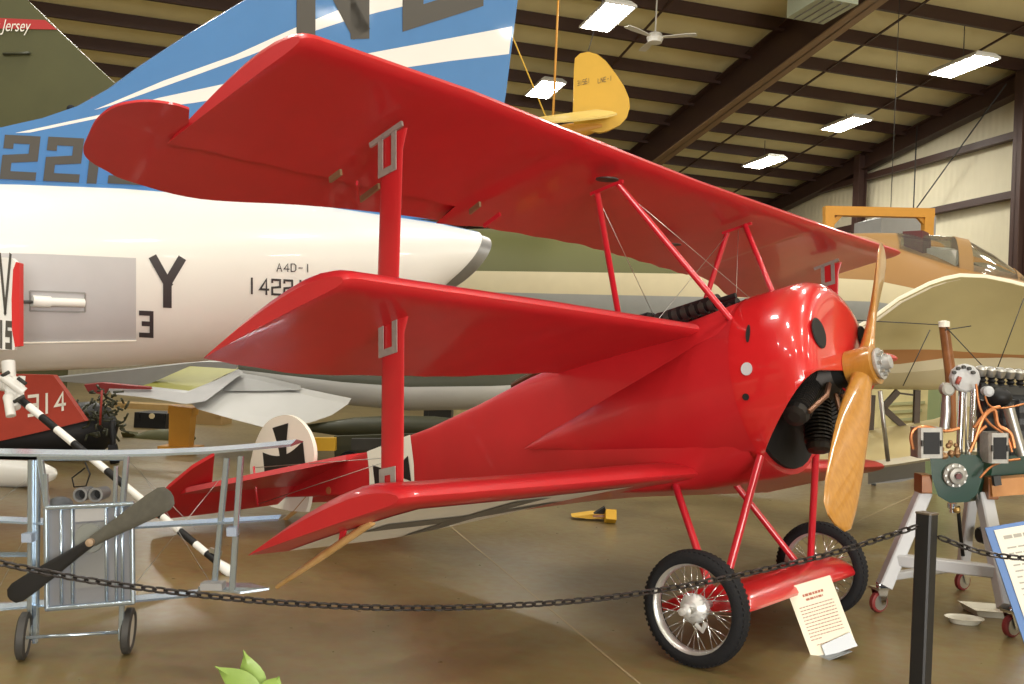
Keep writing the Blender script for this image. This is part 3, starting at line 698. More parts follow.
# ================================================================== WHITE AND BLUE JET
A0 = D(0, 277, 7.6); B0 = D(480, 262, 11.5); AXJ = (B0-A0).normalized(); AXJh = Vector((AXJ.x, AXJ.y, 0)).normalized(); NJ = Vector((AXJh.y, -AXJh.x, 0))
if NJ.dot(FW) > 0: NJ = -NJ
jet = thing('white_jet', 'white jet with blue tail fin and dark numerals behind the red triplane', 'airplane', Vector((A0.x, A0.y, 0)))
def jc(x, y): return hitp(x, y, A0, NJ)
JST = []
for px, yt, yb in ((-420, 178, 366), (-200, 178, 372), (0, 180, 372), (100, 184, 369), (200, 192, 362), (300, 202, 350), (380, 214, 332), (415, 219, 320), (440, 225, 306)):
    a = jc(px, yt); b = jc(px, yb); JST.append(((a+b)/2, (a-b).length/2))
def jring(c, r, n=48): return [c+NJ*(r*math.cos(2*math.pi*i/n))+Vector((0, 0, 1))*(r*math.sin(2*math.pi*i/n)) for i in range(n)]
g = MB(); jr_ = [jring(c, r) for c, r in JST]; jr_[-1] = [p+AXJh*((p.z-JST[-1][0].z)*1.0) for p in jr_[-1]]; jr_[-2] = [p+AXJh*((p.z-JST[-2][0].z)*.3) for p in jr_[-2]]; g.loft(jr_, mif=lambda a, i: 1 if 9 <= i < 15 else 0); jf = g.build('fuselage', [WHT, BLUE], jet)
def jsurf(x, y, off=.006):
    """nearest fuselage surface point seen at photo point, pushed outwards"""
    o = CAM; v = ray(x, y).normalized(); t = 4.0
    def sd(p):
        s_ = (p-JST[0][0]).dot(AXJh); 
        for (c1, r1), (c2, r2) in zip(JST, JST[1:]):
            s1 = (c1-JST[0][0]).dot(AXJh); s2 = (c2-JST[0][0]).dot(AXJh)
            if s_ <= s2 or c2 is JST[-1][0]:
                f = min(max((s_-s1)/(s2-s1), 0), 1); c = c1.lerp(c2, f); r = r1+(r2-r1)*f; d_ = p-c
                return math.hypot(d_.dot(NJ), d_.z)-r
    for i in range(60):
        e = sd(o+v*t)-off
        if abs(e) < 1e-4: break
        t += e*.8
        if t > 16: break
    return o+v*t
def on_jet(x0, y0, x1, y1, h, wgap=1.0):
    """text baseline from (x0,y0) to (x1,y1) px, height h px"""
    return lambda u_, v_: jsurf(x0+(x1-x0)*u_, y0+(y1-y0)*u_-h*v_)
def jtext(name, txt, x, y, h, slope=.06, wd=.16, mt=TXT, gap=.28, wsc=1.0):
    g = MB(); lettering(g, txt, lambda u_, v_: jsurf(x+u_*h*wsc, y+u_*h*wsc*slope-v_*h), wd, gap); return g.build(name, mt, jf)
jtext('letter_mark', 'Y', 154.5, 303, 43, .05, .20, wsc=1.0); jtext('modex_numeral', '3', 141, 335, 22, .05, .22, wsc=.8)
jtext('type_lettering', 'A4D-1', 277, 271, 7.5, .03, .13, wsc=1.05, gap=.3); jtext('serial_numerals', '142213', 248, 293, 14.5, .05, .15, wsc=.9, gap=.33)
# tail pipe
c, r = JST[-1]
def tilt(ring, c, k_): return [p+AXJh*((p.z-c.z)*k_) for p in ring]
g = MB(); g.loft([tilt(jring(c-AXJh*.12, r*.97), c, 1), tilt(jring(c+AXJh*.28+Vector((0, 0, .05)), r*.80), c, .9), tilt(jring(c+AXJh*.28+Vector((0, 0, .05)), r*.72), c, .9), tilt(jring(c-AXJh*.15, r*.66), c, 1)]); g.build('tail_pipe', mat('burnt_steel', (.30, .30, .30), .4, metal=.6, noise=.2), jet)
# fin (blue) : a vertical plate with a rounded section along its own plane
def fin_pts(l): return [hitp(x, y, A0, NJ) for x, y in l]
fo = [(-40, 133), (0, 128), (40, 119), (78, 106), (110, 88), (140, 66), (190, 33), (245, 0), (300, -38), (340, -64), (522, -64), (515, 0), (503, 95), (494, 150), (485, 212), (440, 220), (380, 217), (300, 207), (200, 196), (100, 188), (0, 183), (-40, 181)]
g = MB(); g.prism([p-NJ*.05 for p in fin_pts(fo)], NJ*.10)
fin = g.build('tail_fin', BLUE, jet)
def finmap(x, y, off=.053): return hitp(x, y, A0+NJ*off, NJ)
for pts in ([(94, 110), (164, 80.5), (234, 55.5), (299, 26), (363, 0), (420, -24), (460, -24), (440, -8), (405, 6), (379, 12), (345, 21), (299, 36), (249, 55.7), (205, 71.8), (111, 105.5)], [(15, 133), (117, 111), (158, 98), (205, 88), (300, 67), (364, 54), (440, 40), (512, 26.5), (509, 54), (450, 61), (402, 68), (300, 86), (193, 103), (152, 108), (126, 112.5), (30, 132.5)]):
    g = MB(); b_ = [finmap(x, y, .052) for x, y in pts]; g.add(b_, [list(range(len(b_)))]); g.build('white_stripe', WHT, fin)
def fintext(txt, x, y, h, slope, wd, wsc=1, gap=.28, sk=0):
    g = MB(); lettering(g, txt, lambda u_, v_: finmap(x+u_*h*wsc+v_*h*sk, y+u_*h*wsc*slope-v_*h, .056), wd, gap); g.build('fin_numeral' if txt[0] in '0123456789' else 'fin_letter', NUM, fin)
fintext('2', 5, 175, 36, .05, .23, 1.2, sk=.12); fintext('2', 48.5, 177, 36, .05, .23, 1.2, sk=.12); fintext('1', 79, 179, 36, .05, .23, 1.2, sk=.12); fintext('3', 113, 179.5, 36, .05, .23, 1.2, sk=.12)
fintext('N', 306, 30, 100, -.03, .21, .9); fintext('E', 413, 18, 100, -.32, .21, 1.0)
# speed brake well, strut and open door
g = MB(); W_ = [(-60, 252), (0, 253), (68, 255), (136, 258), (136, 341), (68, 343), (0, 345), (-60, 345)]
n = 8; vs = []; rows = 9
for i in range(rows):
    f = i/(rows-1)
    for x, ya, yb in ((-60, 252, 345), (0, 253, 345), (45, 254, 344), (90, 256, 343), (136, 258, 341)): vs.append(jsurf(x, ya+(yb-ya)*f, .004))
g.add(vs, [[i*5+j, i*5+j+1, i*5+j+6, i*5+j+5] for i in range(rows-1) for j in range(4)], 0, True); br = g.build('speed_brake_well', mat('well_grey', (.52, .52, .54), .45, noise=.05), jf)
g = MB(); g.tube([jsurf(x, 343.5-(x)*.02, .012) for x in (-60, 0, 45, 90, 136)], .008, 6); g.build('well_lip', OFFW, jf)
g = MB(); q = [jsurf(30, 291, .006), jsurf(85, 293, .006), jsurf(85, 312, .006), jsurf(30, 311, .006)]; 
for a, b in zip(q, q[1:]+q[:1]): g.bar(a, b, .012, .012, NJ)
g.build('actuator_recess', MGREY, jf)
g = MB(); g.tube([jsurf(32, 301, .03), jsurf(50, 302, .03)], .045, 14); g.tube([jsurf(50, 302, .03), jsurf(84, 303, .03)], .034, 14); act = g.build('brake_actuator', WHT, jet)
MB().tube([jsurf(10, 302, .30), jsurf(32, 302, .035)], .013, 8).build('actuator_rod', DGREY, act)
dn = 6.55
g = MB(); bl = [D(-45, 254, dn), D(12, 258, dn), D(18, 264, dn), D(18, 340, dn), D(14, 350, dn), D(-45, 348, dn)]; g.prism(bl, FW*.04); door = g.build('speed_brake_door', WHT, jet)
g = MB(); rb = [D(13, 270, dn-.008), D(16, 262, dn-.008), D(19.5, 263, dn-.008), D(19.5, 346, dn-.008), D(15, 347, dn-.008), D(12, 330, dn-.008), D(11.5, 300, dn-.008)]; g.prism(rb, FW*.055); g.build('red_door_edge', BRED if False else mat('signal_red', (.62, .03, .03), .45), door)
g = MB(); lettering(g, 'V', lambda u_, v_: D(0+u_*17, 311-v_*54, dn-.006), .14); lettering(g, '15', lambda u_, v_: D(-1.2+u_*7.4, 345-v_*22+u_*.8, dn-.006), .30, .42); g.build('door_lettering', NUM, door)
# landing gear lump and under-wing tank
lg = MB(); gp = D(12, 385, 6.9)
lg.tube([D(8, 362, 6.98), D(11, 395, 6.9), D(16, 408, 6.85)], [.05, .04, .035], 12); lg.ball(D(15, 383, 6.85), .05); lg.ball(D(9, 398, 6.85), .042); lg.tube([D(2, 376, 6.8), D(24, 392, 6.85)], .035, 10); lg.tube([D(22, 376, 6.85), D(20, 402, 6.85)], .025, 8)
lg.tube([D(8, 396, 6.85), D(11, 416, 6.8)], .035, 10); lg.tube([D(-20, 380, 7), D(10, 384, 6.9)], .06, 12); lgo = lg.build('hook_mount', WHT, jet)
for a, b in (((2, 376), (9, 372)), ((14, 402), (24, 396)), ((18, 378), (26, 384))): MB().tube([D(*a, 6.78), D(*b, 6.78)], .014, 6).build('hydraulic_line', DGREY, lgo)
hk = thing('striped_hook', 'black and white striped pole sloping down to the floor behind the silver biplane', 'arresting hook', G(228, 582))
a = D(20, 399, 6.85); b = G(222, 574); b.z = .05
N_ = 13; fr = [0, .05, .12, .20, .29, .37, .46, .55, .65, .73, .81, .88, .93, 1.0]
for i in range(N_):
    p, q = a.lerp(b, fr[i]), a.lerp(b, fr[i+1]); MB().tube([p, q], .028-.005*i/N_, 14).build('white_band' if i % 2 else 'black_band', WHT if i % 2 else BLACKM, hk)
d_ = (b-a).normalized(); MB().tube([b-d_*.05, b+d_*.03, b+d_*.08+Vector((0, 0, .005)), b+d_*.11+Vector((0, 0, .03))], [.024, .036, .036, .02], 12).build('hook_shoe', WHT, hk)
MB().bar(b-d_*.12+Vector((0, 0, .04)), b-d_*.02+Vector((0, 0, .07)), .02, .03).build('shoe_lug', STEEL, hk)
tk = thing('drop_tank', 'white torpedo-shaped tank end at left edge behind the silver biplane', 'fuel tank', G(10, 492))
td = dep(G(10, 492))+.25; c1 = D(-70, 473, td+.3); c2 = D(57, 474, td)
ax = (c2-c1).normalized(); L = (c2-c1).length
MB().lathe([(-.4, .05), (0, .13), (L*.5, .14), (L*.75, .13), (L*.9, .10), (L*.97, .06), (L, .005)], c1, ax, 24, caps=True).build('tank_shell', WHT, tk)
MB().lathe([(0, .1405), (.06, .1405)], c1+ax*L*.35, ax, 24).build('tank_band', MGREY, tk)
g = MB(); pc = c1.lerp(c2, .45)
for s_ in (-.2, .15): g.bar(pc+ax*s_+Vector((0, 0, -.1)), Vector(((pc+ax*s_).x, (pc+ax*s_).y, 0)), .05, .2, Vector((-ax.y, ax.x, 0)))
g.build('tank_cradle', STRUTW, tk)

# ================================================================== CAMOUFLAGED JET
E0 = D(430, 292, 15.6); F0 = D(1000, 318, 14.4); AXC = (F0-E0); AXC.z = 0; AXC.normalize(); NC = Vector((AXC.y, -AXC.x, 0))
if NC.dot(FW) > 0: NC = -NC
cj = thing('camouflaged_jet', 'green and tan camouflaged jet with clear canopy behind the triplane', 'airplane', Vector((E0.x, E0.y, 0)))
def cpt(x, y, off=0): return hitp(x, y, E0+NC*off, NC)
CST = []
for px, yt, yb in ((330, 262, 335), (400, 240, 350), (450, 230, 352), (560, 228, 360), (700, 228, 366), (800, 231, 368), (860, 237, 366), (900, 250, 364), (950, 264, 360), (1000, 275, 356), (1060, 292, 350), (1130, 312, 344)):
    a = cpt(px, yt); b = cpt(px, yb); CST.append(((a+b)/2, (a-b).length/2))
def cring(c, r, n=80, sc=.95): return [c+NC*(r*sc*math.cos(2*math.pi*i/n))+Vector((0, 0, 1))*(r*math.sin(2*math.pi*i/n)) for i in range(n)]
g = MB(); g.loft([cring(c, r) for c, r in CST], mif=lambda a, i: 0 if 3 <= i < 37 else (1 if i < 3 or i > 78 else 2)); g.build('fuselage', [CAMO, mat('pale_belly_paint', (.62, .55, .36), .5, noise=.06), mat('belly_shade_grey', (.30, .31, .30), .5, noise=.1)], cj)  # third colour paints the shade of the down-facing belly as grey
# canopy glass, bow frame, windscreen
def arch(x, yt, yb, wd, n=12):
    top = cpt(x, yt); bot = cpt(x, yb); h = (top-bot).length
    return [bot+NC*(wd*math.cos(math.pi*i/n))+Vector((0, 0, h*math.sin(math.pi*i/n))) for i in range(n+1)]
def shell(sts, mt, name, par=cj, closed=True):
    g = MB(); g.loft([arch(*s_) for s_ in sts], closed, 0, True, closed=False); o = g.build(name, mt, par); return o
shell([(835, 234, 258, .3), (868, 233, 262, .34), (895, 233, 268, .36)], TAN, 'spine_fairing')
cgl = shell([(893, 233, 266, .36), (925, 234.5, 272, .38), (953, 237, 278, .37)], GLASS, 'canopy')
shell([(951, 236, 279, .375), (965, 239, 282, .372)], TAN, 'canopy_bow')
shell([(964, 240, 281, .36), (990, 254, 285, .32), (1020, 275, 289, .22)], GLASS, 'windscreen')
shell([(1012, 268, 290, .25), (1024, 278, 292, .2)], TAN, 'windscreen_frame')
g = MB(); g.box(cpt(915, 252), .3, .3, .62); g.build('ejection_seat', mat('seat_dark_red', (.12, .03, .03), .6), cj)
g = MB(); g.box(cpt(935, 262), .7, .36, .3); g.build('cockpit_tub', mat('cockpit_pale', (.5, .5, .45), .6), cj)
for (x, y) in ((905, 288), (927, 288)):
    pass
g = MB()
for x in (906, 927):
    c, r = [(c_, r_) for c_, r_ in CST][8]; p = cpt(x, 287, r*.99); g.lathe([(0, .06), (.012, .06)], p, NC, 16, caps=True)
g.build('rescue_marking', mat('faded_red_mark', (.5, .12, .06), .6), cj)
# tank under the wing: olive top, white belly
g = MB(); dt = 13.7; rings = []; 
for px, yc, rr in ((212, 367, 3), (228, 370, 8), (262, 375, 14), (345, 386, 19), (410, 391, 20), (490, 390, 19.5), (580, 386, 18), (660, 382, 12), (700, 380, 2)):
    rings.append((D(px, yc, dt+.2), rr*dt/FPX))
axd = (rings[5][0]-rings[2][0]).normalized(); nd = axd.cross(Vector((0, 0, 1))).normalized()
g.loft([[c+nd*(r*math.cos(2*math.pi*i/28))+Vector((0, 0, r*math.sin(2*math.pi*i/28))) for i in range(28)] for c, r in rings], mif=lambda a, i: 0 if 1 <= i < 13 else 1); g.build('wing_tank', [OLIVED, GREY], cj)
# swept wing panel seen from below
def flat(name, pts, dd, th, mt, tilt=0, par=cj):
    g = MB(); P_ = [D(x, y, dd+tilt*(y-390)) for x, y in pts]; g.prism(P_, FW*th+Vector((0, 0, th*.25))); return g.build(name, mt, par)
flat('swept_wing', [(190, 402), (212, 392), (228, 381), (262, 386), (348, 404), (332, 415), (312, 422), (288, 428), (262, 427), (232, 419), (197, 409)], 13.0, .25, GREY, -.02)
flat('belly_shade_panel', [(226, 384), (238, 377), (262, 381), (298, 390), (262, 391), (222, 391)], 13.0-.06, .2, MGREY, -.02)  # dark grey piece stands in for shading on the fuselage belly
flat('wing_flap', [(140, 388), (166, 376), (190, 366), (216, 366), (236, 370), (214, 380), (196, 391), (180, 392)], 12.9, .12, mat('yellow_green_paint', (.30, .29, .06), .5, noise=.1), -.03)
flat('flap_track', [(108, 389), (150, 389), (186, 393), (214, 382), (236, 371), (241, 374), (206, 401), (186, 404), (150, 398), (112, 394)], 12.8, .10, mat('track_grey', (.42, .42, .42), .5, noise=.1), -.02)
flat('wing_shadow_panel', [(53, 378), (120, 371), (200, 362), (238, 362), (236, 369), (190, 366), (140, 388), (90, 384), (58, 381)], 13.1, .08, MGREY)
flat('wing_tip_red', [(84, 385), (102, 383), (150, 387.5), (151, 389.5), (108, 388.5), (105, 395), (88, 392)], 12.75, .05, mat('dull_red', (.25, .03, .03), .5))
# orange jack
jb = G(181, 449); jd = dep(jb)
jk = thing('wing_jack', 'orange jack stand holding up the grey swept wing', 'jack', jb)
g = MB(); g.bar(jb+Vector((0, 0, .05)), D(183, 413, jd), .28, .24, FW, w2=1.1); g.build('column', ORNG, jk)
g = MB(); g.bar(jb, jb+Vector((0, 0, .05)), .5, .5, FW); g.build('base_plate', ORNG, jk)
g = MB(); g.bar(D(183, 414, jd), D(184, 406, jd), .34, .30, FW); g.build('saddle', ORNG, jk)

# ================================================================== OTHER BACKGROUND AIRCRAFT
# green fin at the upper left
gd = 13.5
gf = thing('olive_tail_fin', 'olive green jet tail fin with red band at the upper left corner', 'airplane tail', D(30, 200, gd)-Vector((0, 0, 2.5)))
g = MB(); fo = [(-120, -60), (-20, -50), (22, -3), (27, 0), (60, 32), (100, 70), (122, 90), (150, 110), (170, 135), (170, 200), (-120, 200)]
g.prism([D(x, y, gd) for x, y in fo], FW*.14); gfo = g.build('fin', OLIVE, gf)
g = MB(); g.prism([D(x, y, gd-.012) for x, y in ((-120, 16), (0, 18), (45, 20), (57, 29.5), (0, 28.5), (-120, 27))], FW*.012); g.build('red_band', mat('band_red', (.45, .03, .03), .5), gfo)
bl = bpy.data.curves.new('script', 'FONT'); bl.body = 'New Jersey'; bl.size = 1; bl.shear = .35; to = bpy.data.objects.new('script', bl); COL.objects.link(to)
bpy.context.view_layer.update(); tm = to.to_mesh(); vs = [v.co.copy() for v in tm.vertices]; fs = [list(p.vertices) for p in tm.polygons]; to.to_mesh_clear(); bpy.data.objects.remove(to)
wx = max(v.x for v in vs); g = MB(); g.add([D(-24+v.x/wx*55, 30.5-v.y*17+v.x*.2, gd-.02) for v in vs], fs); g.build('script_lettering', OFFW, gfo)
g = MB()
for i, c in enumerate((0, 1, 2)): g.add([D(91+i*4, 97, gd-.01), D(95+i*4, 97, gd-.01), D(95+i*4, 103, gd-.01), D(91+i*4, 103, gd-.01)], [[0, 1, 2, 3]], i)
g.build('tricolour_flash', [mat('flag_red', (.5, .04, .04), .6), OFFW, mat('flag_blue', (.04, .06, .2), .6)], gfo)
MB().tube([D(3, 54, gd-.02), D(30, 53, gd-.02)], .02, 6).build('panel_line', OLIVED, gfo); MB().ball(D(71, 109, gd-.05), .06).build('beacon', DARK, gfo)
MB().bar(D(22, 200, gd+.07), Vector((D(22, 200, gd).x, D(22, 200, gd).y, 0)), .9, 1.6, FW).build('rear_fuselage', OLIVE, gf)
# red 314 tail and dark round engine at the left
rd = 11.0
rb_ = D(60, 420, rd); rb_.z = 0
rt = thing('red_tail_trainer', 'dark airplane with red tail numbered 314 standing under the white jet', 'airplane', rb_)
g = MB(); g.prism([D(x, y, rd) for x, y in ((-30, 372), (10, 374), (53, 375), (66, 393), (85, 421), (40, 432), (0, 441), (-30, 447))], FW*.1); rfin = g.build('tail_fin', BRED, rt)
g = MB(); lettering(g, '314', lambda u_, v_: D(29+u_*14.5, 415.5-u_*2.6-v_*19+v_*u_*1, rd-.012), .17, .32); g.build('fin_number', OFFW, rfin)
g = MB(); c1 = D(10, 440, rd+.5); c2 = D(118, 424, rd+.9); ax = (c2-c1).normalized(); L = (c2-c1).length
g.lathe([(-.8, .2), (0, .30), (L*.5, .36), (L*.8, .33), (L*.95, .22), (L, .05)], c1, ax, 28, caps=True); g.build('fuselage', BLACKM, rt)
g = MB(); random.seed(3)
for i in range(90):
    a = random.uniform(0, 6.28); rr = random.uniform(.05, .36); c = D(100, 412, rd+.45)+RT*(rr*math.cos(a))+UPV*(rr*.9*math.sin(a)); g.tube([c, c+Vector((random.uniform(-.1, .1), random.uniform(-.1, .1), random.uniform(-.1, .1)))], .014, 6)
g.build('engine_rods', OLIVED, rt)
MB().tube([D(113, 420, rd+.4), Vector((D(114, 450, rd+.4).x, D(114, 450, rd+.4).y, 0))], .035, 8).build('landing_leg', BLACKM, rt); MB().lathe([(-.05, .06), (-.05, .12), (.05, .12), (.05, .06)], Vector((D(114, 450, rd+.4).x, D(114, 450, rd+.4).y, .12)), ax, 20, caps=True).build('wheel', RUB, rt)
MB().tube([D(102, 390, rd+.3), D(100, 425, rd+.3)], .014, 6).build('red_streamer', mat('streamer_red', (.3, .03, .02), .6), rt)
# bombs
def bomb(name, px0, px1, yc, rr, dd, label, mt, fins=True):
    c1 = D(px0, yc, dd); c2 = D(px1, yc-1, dd); ax = (c2-c1).normalized(); L = (c2-c1).length; r = rr*dd/FPX
    b_ = thing(name, label, 'bomb', Vector(((c1+c2).x/2, (c1+c2).y/2, 0)))
    MB().lathe([(0, r*.2), (L*.12, r*.45), (L*.3, r*.85), (L*.5, r), (L*.75, r*.92), (L*.92, r*.6), (L, r*.05)], c1, ax, 24, caps=True).build('bomb_body', mt, b_)
    if fins:
        for a in (45, 135, 225, 315):
            dv = Vector((0, 0, 1))*math.sin(R(a))+ax.cross(Vector((0, 0, 1))).normalized()*math.cos(R(a)); n_ = ax.cross(dv)
            MB().prism([c1-ax*.05*L-n_*.008, c1-ax*.05*L+dv*r*1.1-n_*.008, c1+ax*L*.12+dv*r*.9-n_*.008, c1+ax*L*.2-n_*.008], n_*.016).build('fin', mt, b_)
    g = MB()
    for f in (.35, .7):
        p = c1.lerp(c2, f); g.bar(p-Vector((0, 0, r*.6)), Vector((p.x, p.y, 0)), .06, r*1.6, ax.cross(Vector((0, 0, 1))))
    g.build('cradle', OLIVED, b_)
bomb('bomb', 127, 196, 439, 9.5, 14.8, 'olive finned bomb lying on the floor beside the orange jack stand', OLIVE)
bomb('torpedo', 300, 480, 428, 12, 12.5, 'long dark olive torpedo on a cradle behind the striped wing strut', OLIVED, False)
tr = thing('bomb_trolley', 'dark olive bomb trolley with yellow end beside the white rudder', 'trolley', G(345, 462))
MB().bar(D(335, 447, 11.8), D(430, 444, 11.8), .1, .28, UPV).build('frame', OLIVED, tr); MB().bar(D(309, 444, 11.7), D(336, 444, 11.7), .1, .16, UPV).build('yellow_end', YELL, tr)
for x in (350, 410): MB().lathe([(-.05, .05), (-.05, .14), (.05, .14), (.05, .05)], Vector((D(x, 450, 11.7).x, D(x, 450, 11.7).y, .14)), FW, 20, caps=True).build('wheel', RUB, tr)
MB().box(D(372, 444, 11.6), .5, .1, .14, Matrix((RT, FW, UPV)).transposed()).build('control_box', DGREY, tr)
# crates and clutter far back
def crate(x0, x1, y0, y1, dd, label, mt, cat='crate', name='crate'):
    a = D((x0+x1)/2, y1, dd); wd = (x1-x0)*dd/FPX; top = D((x0+x1)/2, y0, dd).z; base = Vector((a.x, a.y, 0)); o = thing(name, label, cat, base)
    g = MB(); g.bar(base, base+Vector((0, 0, top)), wd, .7, FW); g.build('crate_body', mt, o)
    for s_ in (-.4, .4): MB().bar(base+Vector((0, 0, top*.55))+RT*0+Vector((RT.x, RT.y, 0)).normalized()*wd*s_-FW*.36, base+Vector((0, 0, top*1.0))+Vector((RT.x, RT.y, 0)).normalized()*wd*s_-FW*.36, .08, .03, FW).build('batten', mt, o)
    return o
bb = crate(141, 172, 412, 432, 17, 'black box with a round pale mark standing beyond the olive bomb', BLACKM)
MB().lathe([(0, .05), (.012, .05)], D(152, 416, 16.6), -FW, 16, caps=True).build('round_mark', mat('pale_mark', (.6, .5, .3), .6), bb)
crate(188, 226, 408, 430, 18.5, 'tan crate beyond the orange jack under the grey wing', mat('tan_crate', (.36, .23, .09), .6, noise=.15))
crate(120, 200, 404, 428, 22, 'wide brown crate far behind the orange jack stand', mat('brown_crate', (.34, .22, .08), .6, noise=.3))
crate(425, 452, 404, 420, 17, 'low dark crate under the camouflaged jet beside the red fuselage', DGREY)
crate(452, 520, 402, 418, 20, 'pale wide crate at the far end under the jet belly', mat('pale_crate', (.5, .42, .22), .6))
# small yellow chock under the lower wing
yc_ = G(595, 521); d5 = dep(yc_)
yt_ = thing('yellow_chock', 'small yellow wheel chock on the floor beyond the red lower wing', 'wheel chock', yc_)
MB().prism([D(572, 517, d5), D(592, 514, d5), D(606, 514, d5), D(606, 519, d5), D(590, 519, d5)], FW*.18).build('wedge', YELL, yt_)
MB().bar(D(610, 513, d5-.02), G(610, 523), .10, .2, FW).build('end_block', YELL, yt_); MB().bar(D(593, 516, d5-.03), D(608, 516, d5-.03), .02, .02).build('wooden_slat', STRUTW, yt_)
MB().prism([D(594, 514, d5), D(605, 507, d5), D(607, 514, d5)], FW*.08).build('rope_bundle', BLACKM, yt_)
# yellow hanging tail
yd = 15
yg = thing('hanging_glider', 'yellow glider tail with small black lettering hung from the ceiling', 'glider', D(600, 130, yd))
fo = [(573, 113), (573.5, 90), (574, 70), (575, 58), (580, 53.5), (588, 51.5), (597, 54), (606, 61), (616, 74), (624, 86), (629, 98), (630, 107), (627, 117), (620, 125), (607, 131), (600, 132.5), (585, 130), (574, 124)]
g = MB(); g.prism([D(x, y, yd) for x, y in fo], FW*.09); yf = g.build('rudder', YELL, yg)
g = MB(); lettering(g, '31561', lambda u_, v_: D(577.5+u_*2.9, 85.8-u_*.75-v_*4.6, yd-.012), .11, .3); lettering(g, 'LNE-1', lambda u_, v_: D(598+u_*3.3, 83.2-u_*.7-v_*4.6, yd-.012), .11, .3); g.build('tail_lettering', TXT, yf)
g = MB(); g.prism([D(538, 119, yd-.5), D(560, 116, yd-.3), D(597, 111, yd-.05), D(612, 113, yd-.1), D(617, 115, yd-.2), D(606, 118, yd-.5), D(580, 121, yd-.8), D(545, 124, yd-.9)], UPV*.03); g.build('tailplane', mat('pale_yellow_paint', (.62, .45, .12), .5), yg)
g = MB(); g.tube([D(540, 142, yd+.2), D(580, 130, yd+.1), D(602, 126, yd+.05)], [.22, .13, .06], 14); g.build('tail_boom', ORNG, yg)
for p, q, mt, r in (((548, 122), (513, 38), YELL, .012), ((553, 118), (557, 28), ORNG, .02), ((588, 52), (600, 10), DGREY, .008)):
    a = D(*p, yd); b = D(*q, yd+1); dd_ = b-a; f = 1.0
    while (a+dd_*f).z < roof((a+dd_*f-hall(0, 0, 0)).dot(HU))-.05 and f < 12: f += .02
    MB().tube([a, a+dd_*f], r, 6).build('suspension_cable', mt, yg)
# orange gantry, hung grey box
gt = thing('gantry_frame', 'orange gantry frame standing behind the jet canopy', 'gantry', Vector((D(880, 260, 17.5).x, D(880, 260, 17.5).y, 0)))
gdp = 17.5
for x, nm in ((829, 'post'), (928, 'post')):
    p = D(x, 211, gdp); MB().bar(p, Vector((p.x, p.y, 0)), .17, .17, FW).build(nm, ORNG, gt)
MB().bar(D(824, 211, gdp), D(933, 213.5, gdp), .17, .17).build('cross_beam', ORNG, gt)
for x, s_ in ((829, 1), (928, -1)): MB().bar(D(x+s_*1, 226, gdp), D(x+s_*13, 213, gdp), .08, .08).build('brace', ORNG, gt)
hb = D(890, 226, 20)
t = thing('hanging_grey_box', 'grey metal box hung on a rod behind the gantry frame', 'heater', hb-Vector((0, 0, .6)))
MB().prism([hb+HW*-.6+HU*-.5+Vector((0, 0, -.55)), hb+HW*.75+HU*-.5+Vector((0, 0, -.55)), hb+HW*.75+HU*-.5+Vector((0, 0, .22)), hb+HW*-.1+HU*-.5+Vector((0, 0, .22)), hb+HW*-.6+HU*-.5+Vector((0, 0, .05))], HU*.9).build('casing', MGREY, t)
MB().tube([hb+Vector((0, 0, .2)), Vector((hb.x, hb.y, roof((hb-hall(0, 0, 0)).dot(HU))-.02))], .008, 6).build('hanger_rod', DGREY, t)
# brace cables on the wall
t = MB().tube([hall(24.1, 19.5, 7), hall(20.8, 19.5, 10.1)], .02, 6); 
k += 1; struct(MB().tube([hall(27.2, 19.55, 4.5), hall(20.9, 19.55, 9.9)], .02, 6), 'trim_%d' % k, DGREY)
k += 1; struct(MB().tube([hall(24.5, 19.6, 4), hall(24.5, 19.6, 9.6)], .02, 6), 'trim_%d' % k, DGREY)

# cream biplane at the right
cb = thing('cream_biplane', 'cream fabric biplane with brown band and wire braced wings at the right edge', 'airplane', Vector((D(960, 400, 9.5).x, D(960, 400, 9.5).y, 0)))
g = MB(); cols = [(800, 352, 358, 370, 388), (835, 341, 351, 367, 388), (870, 322, 350, 365, 389), (900, 300, 349.5, 364, 389.5), (930, 285, 349.5, 360, 390), (945, 280, 350, 358, 389), (960, 277, 351.5, 358.5, 389), (985, 278, 353, 358, 388.5), (1010, 283, 354.5, 357.5, 387), (1040, 291, 355.5, 359, 386), (1100, 310, 356, 361, 384)]
rowsf = []
for x, a, b, c, e in cols:
    rowsf.append([D(x, a, 8.8), D(x, a+(b-a)*.33, 9.05), D(x, a+(b-a)*.66, 9.3), D(x, b, 9.5), D(x, c, 9.55), D(x, c+(e-c)*.35, 9.5), D(x, c+(e-c)*.75, 9.6), D(x, e, 9.8), D(x, e-8, 10.1), D(x, c-6, 10.0), D(x, a+(b-a)*.5-2, 9.45), D(x, a-.5, 8.95)])
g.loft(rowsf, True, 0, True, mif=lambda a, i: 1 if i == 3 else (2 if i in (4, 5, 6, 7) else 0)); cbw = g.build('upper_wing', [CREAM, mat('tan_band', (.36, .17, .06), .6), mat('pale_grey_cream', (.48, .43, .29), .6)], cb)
g = MB(); g.tube([D(x, a, 8.85) for x, a, *_ in cols], .035, 8); g.build('wing_edge_piping', mat('white_piping', (.75, .70, .55), .6), cbw)
g = MB(); rowsf = []
for x, a, b in ((800, 452, 474), (845, 437, 468), (871, 429, 464), (900, 425, 460.5), (934, 419, 455), (960, 411, 453), (985, 398, 450), (1040, 390, 446), (1100, 384, 440)):
    rowsf.append([D(x, a, 9.9), D(x, a+(b-a)*.5, 9.55), D(x, b-3, 9.2), D(x, b+3, 9.15), D(x, b+5, 9.3), D(x, b+4, 9.9), D(x, a+4, 10.3)])
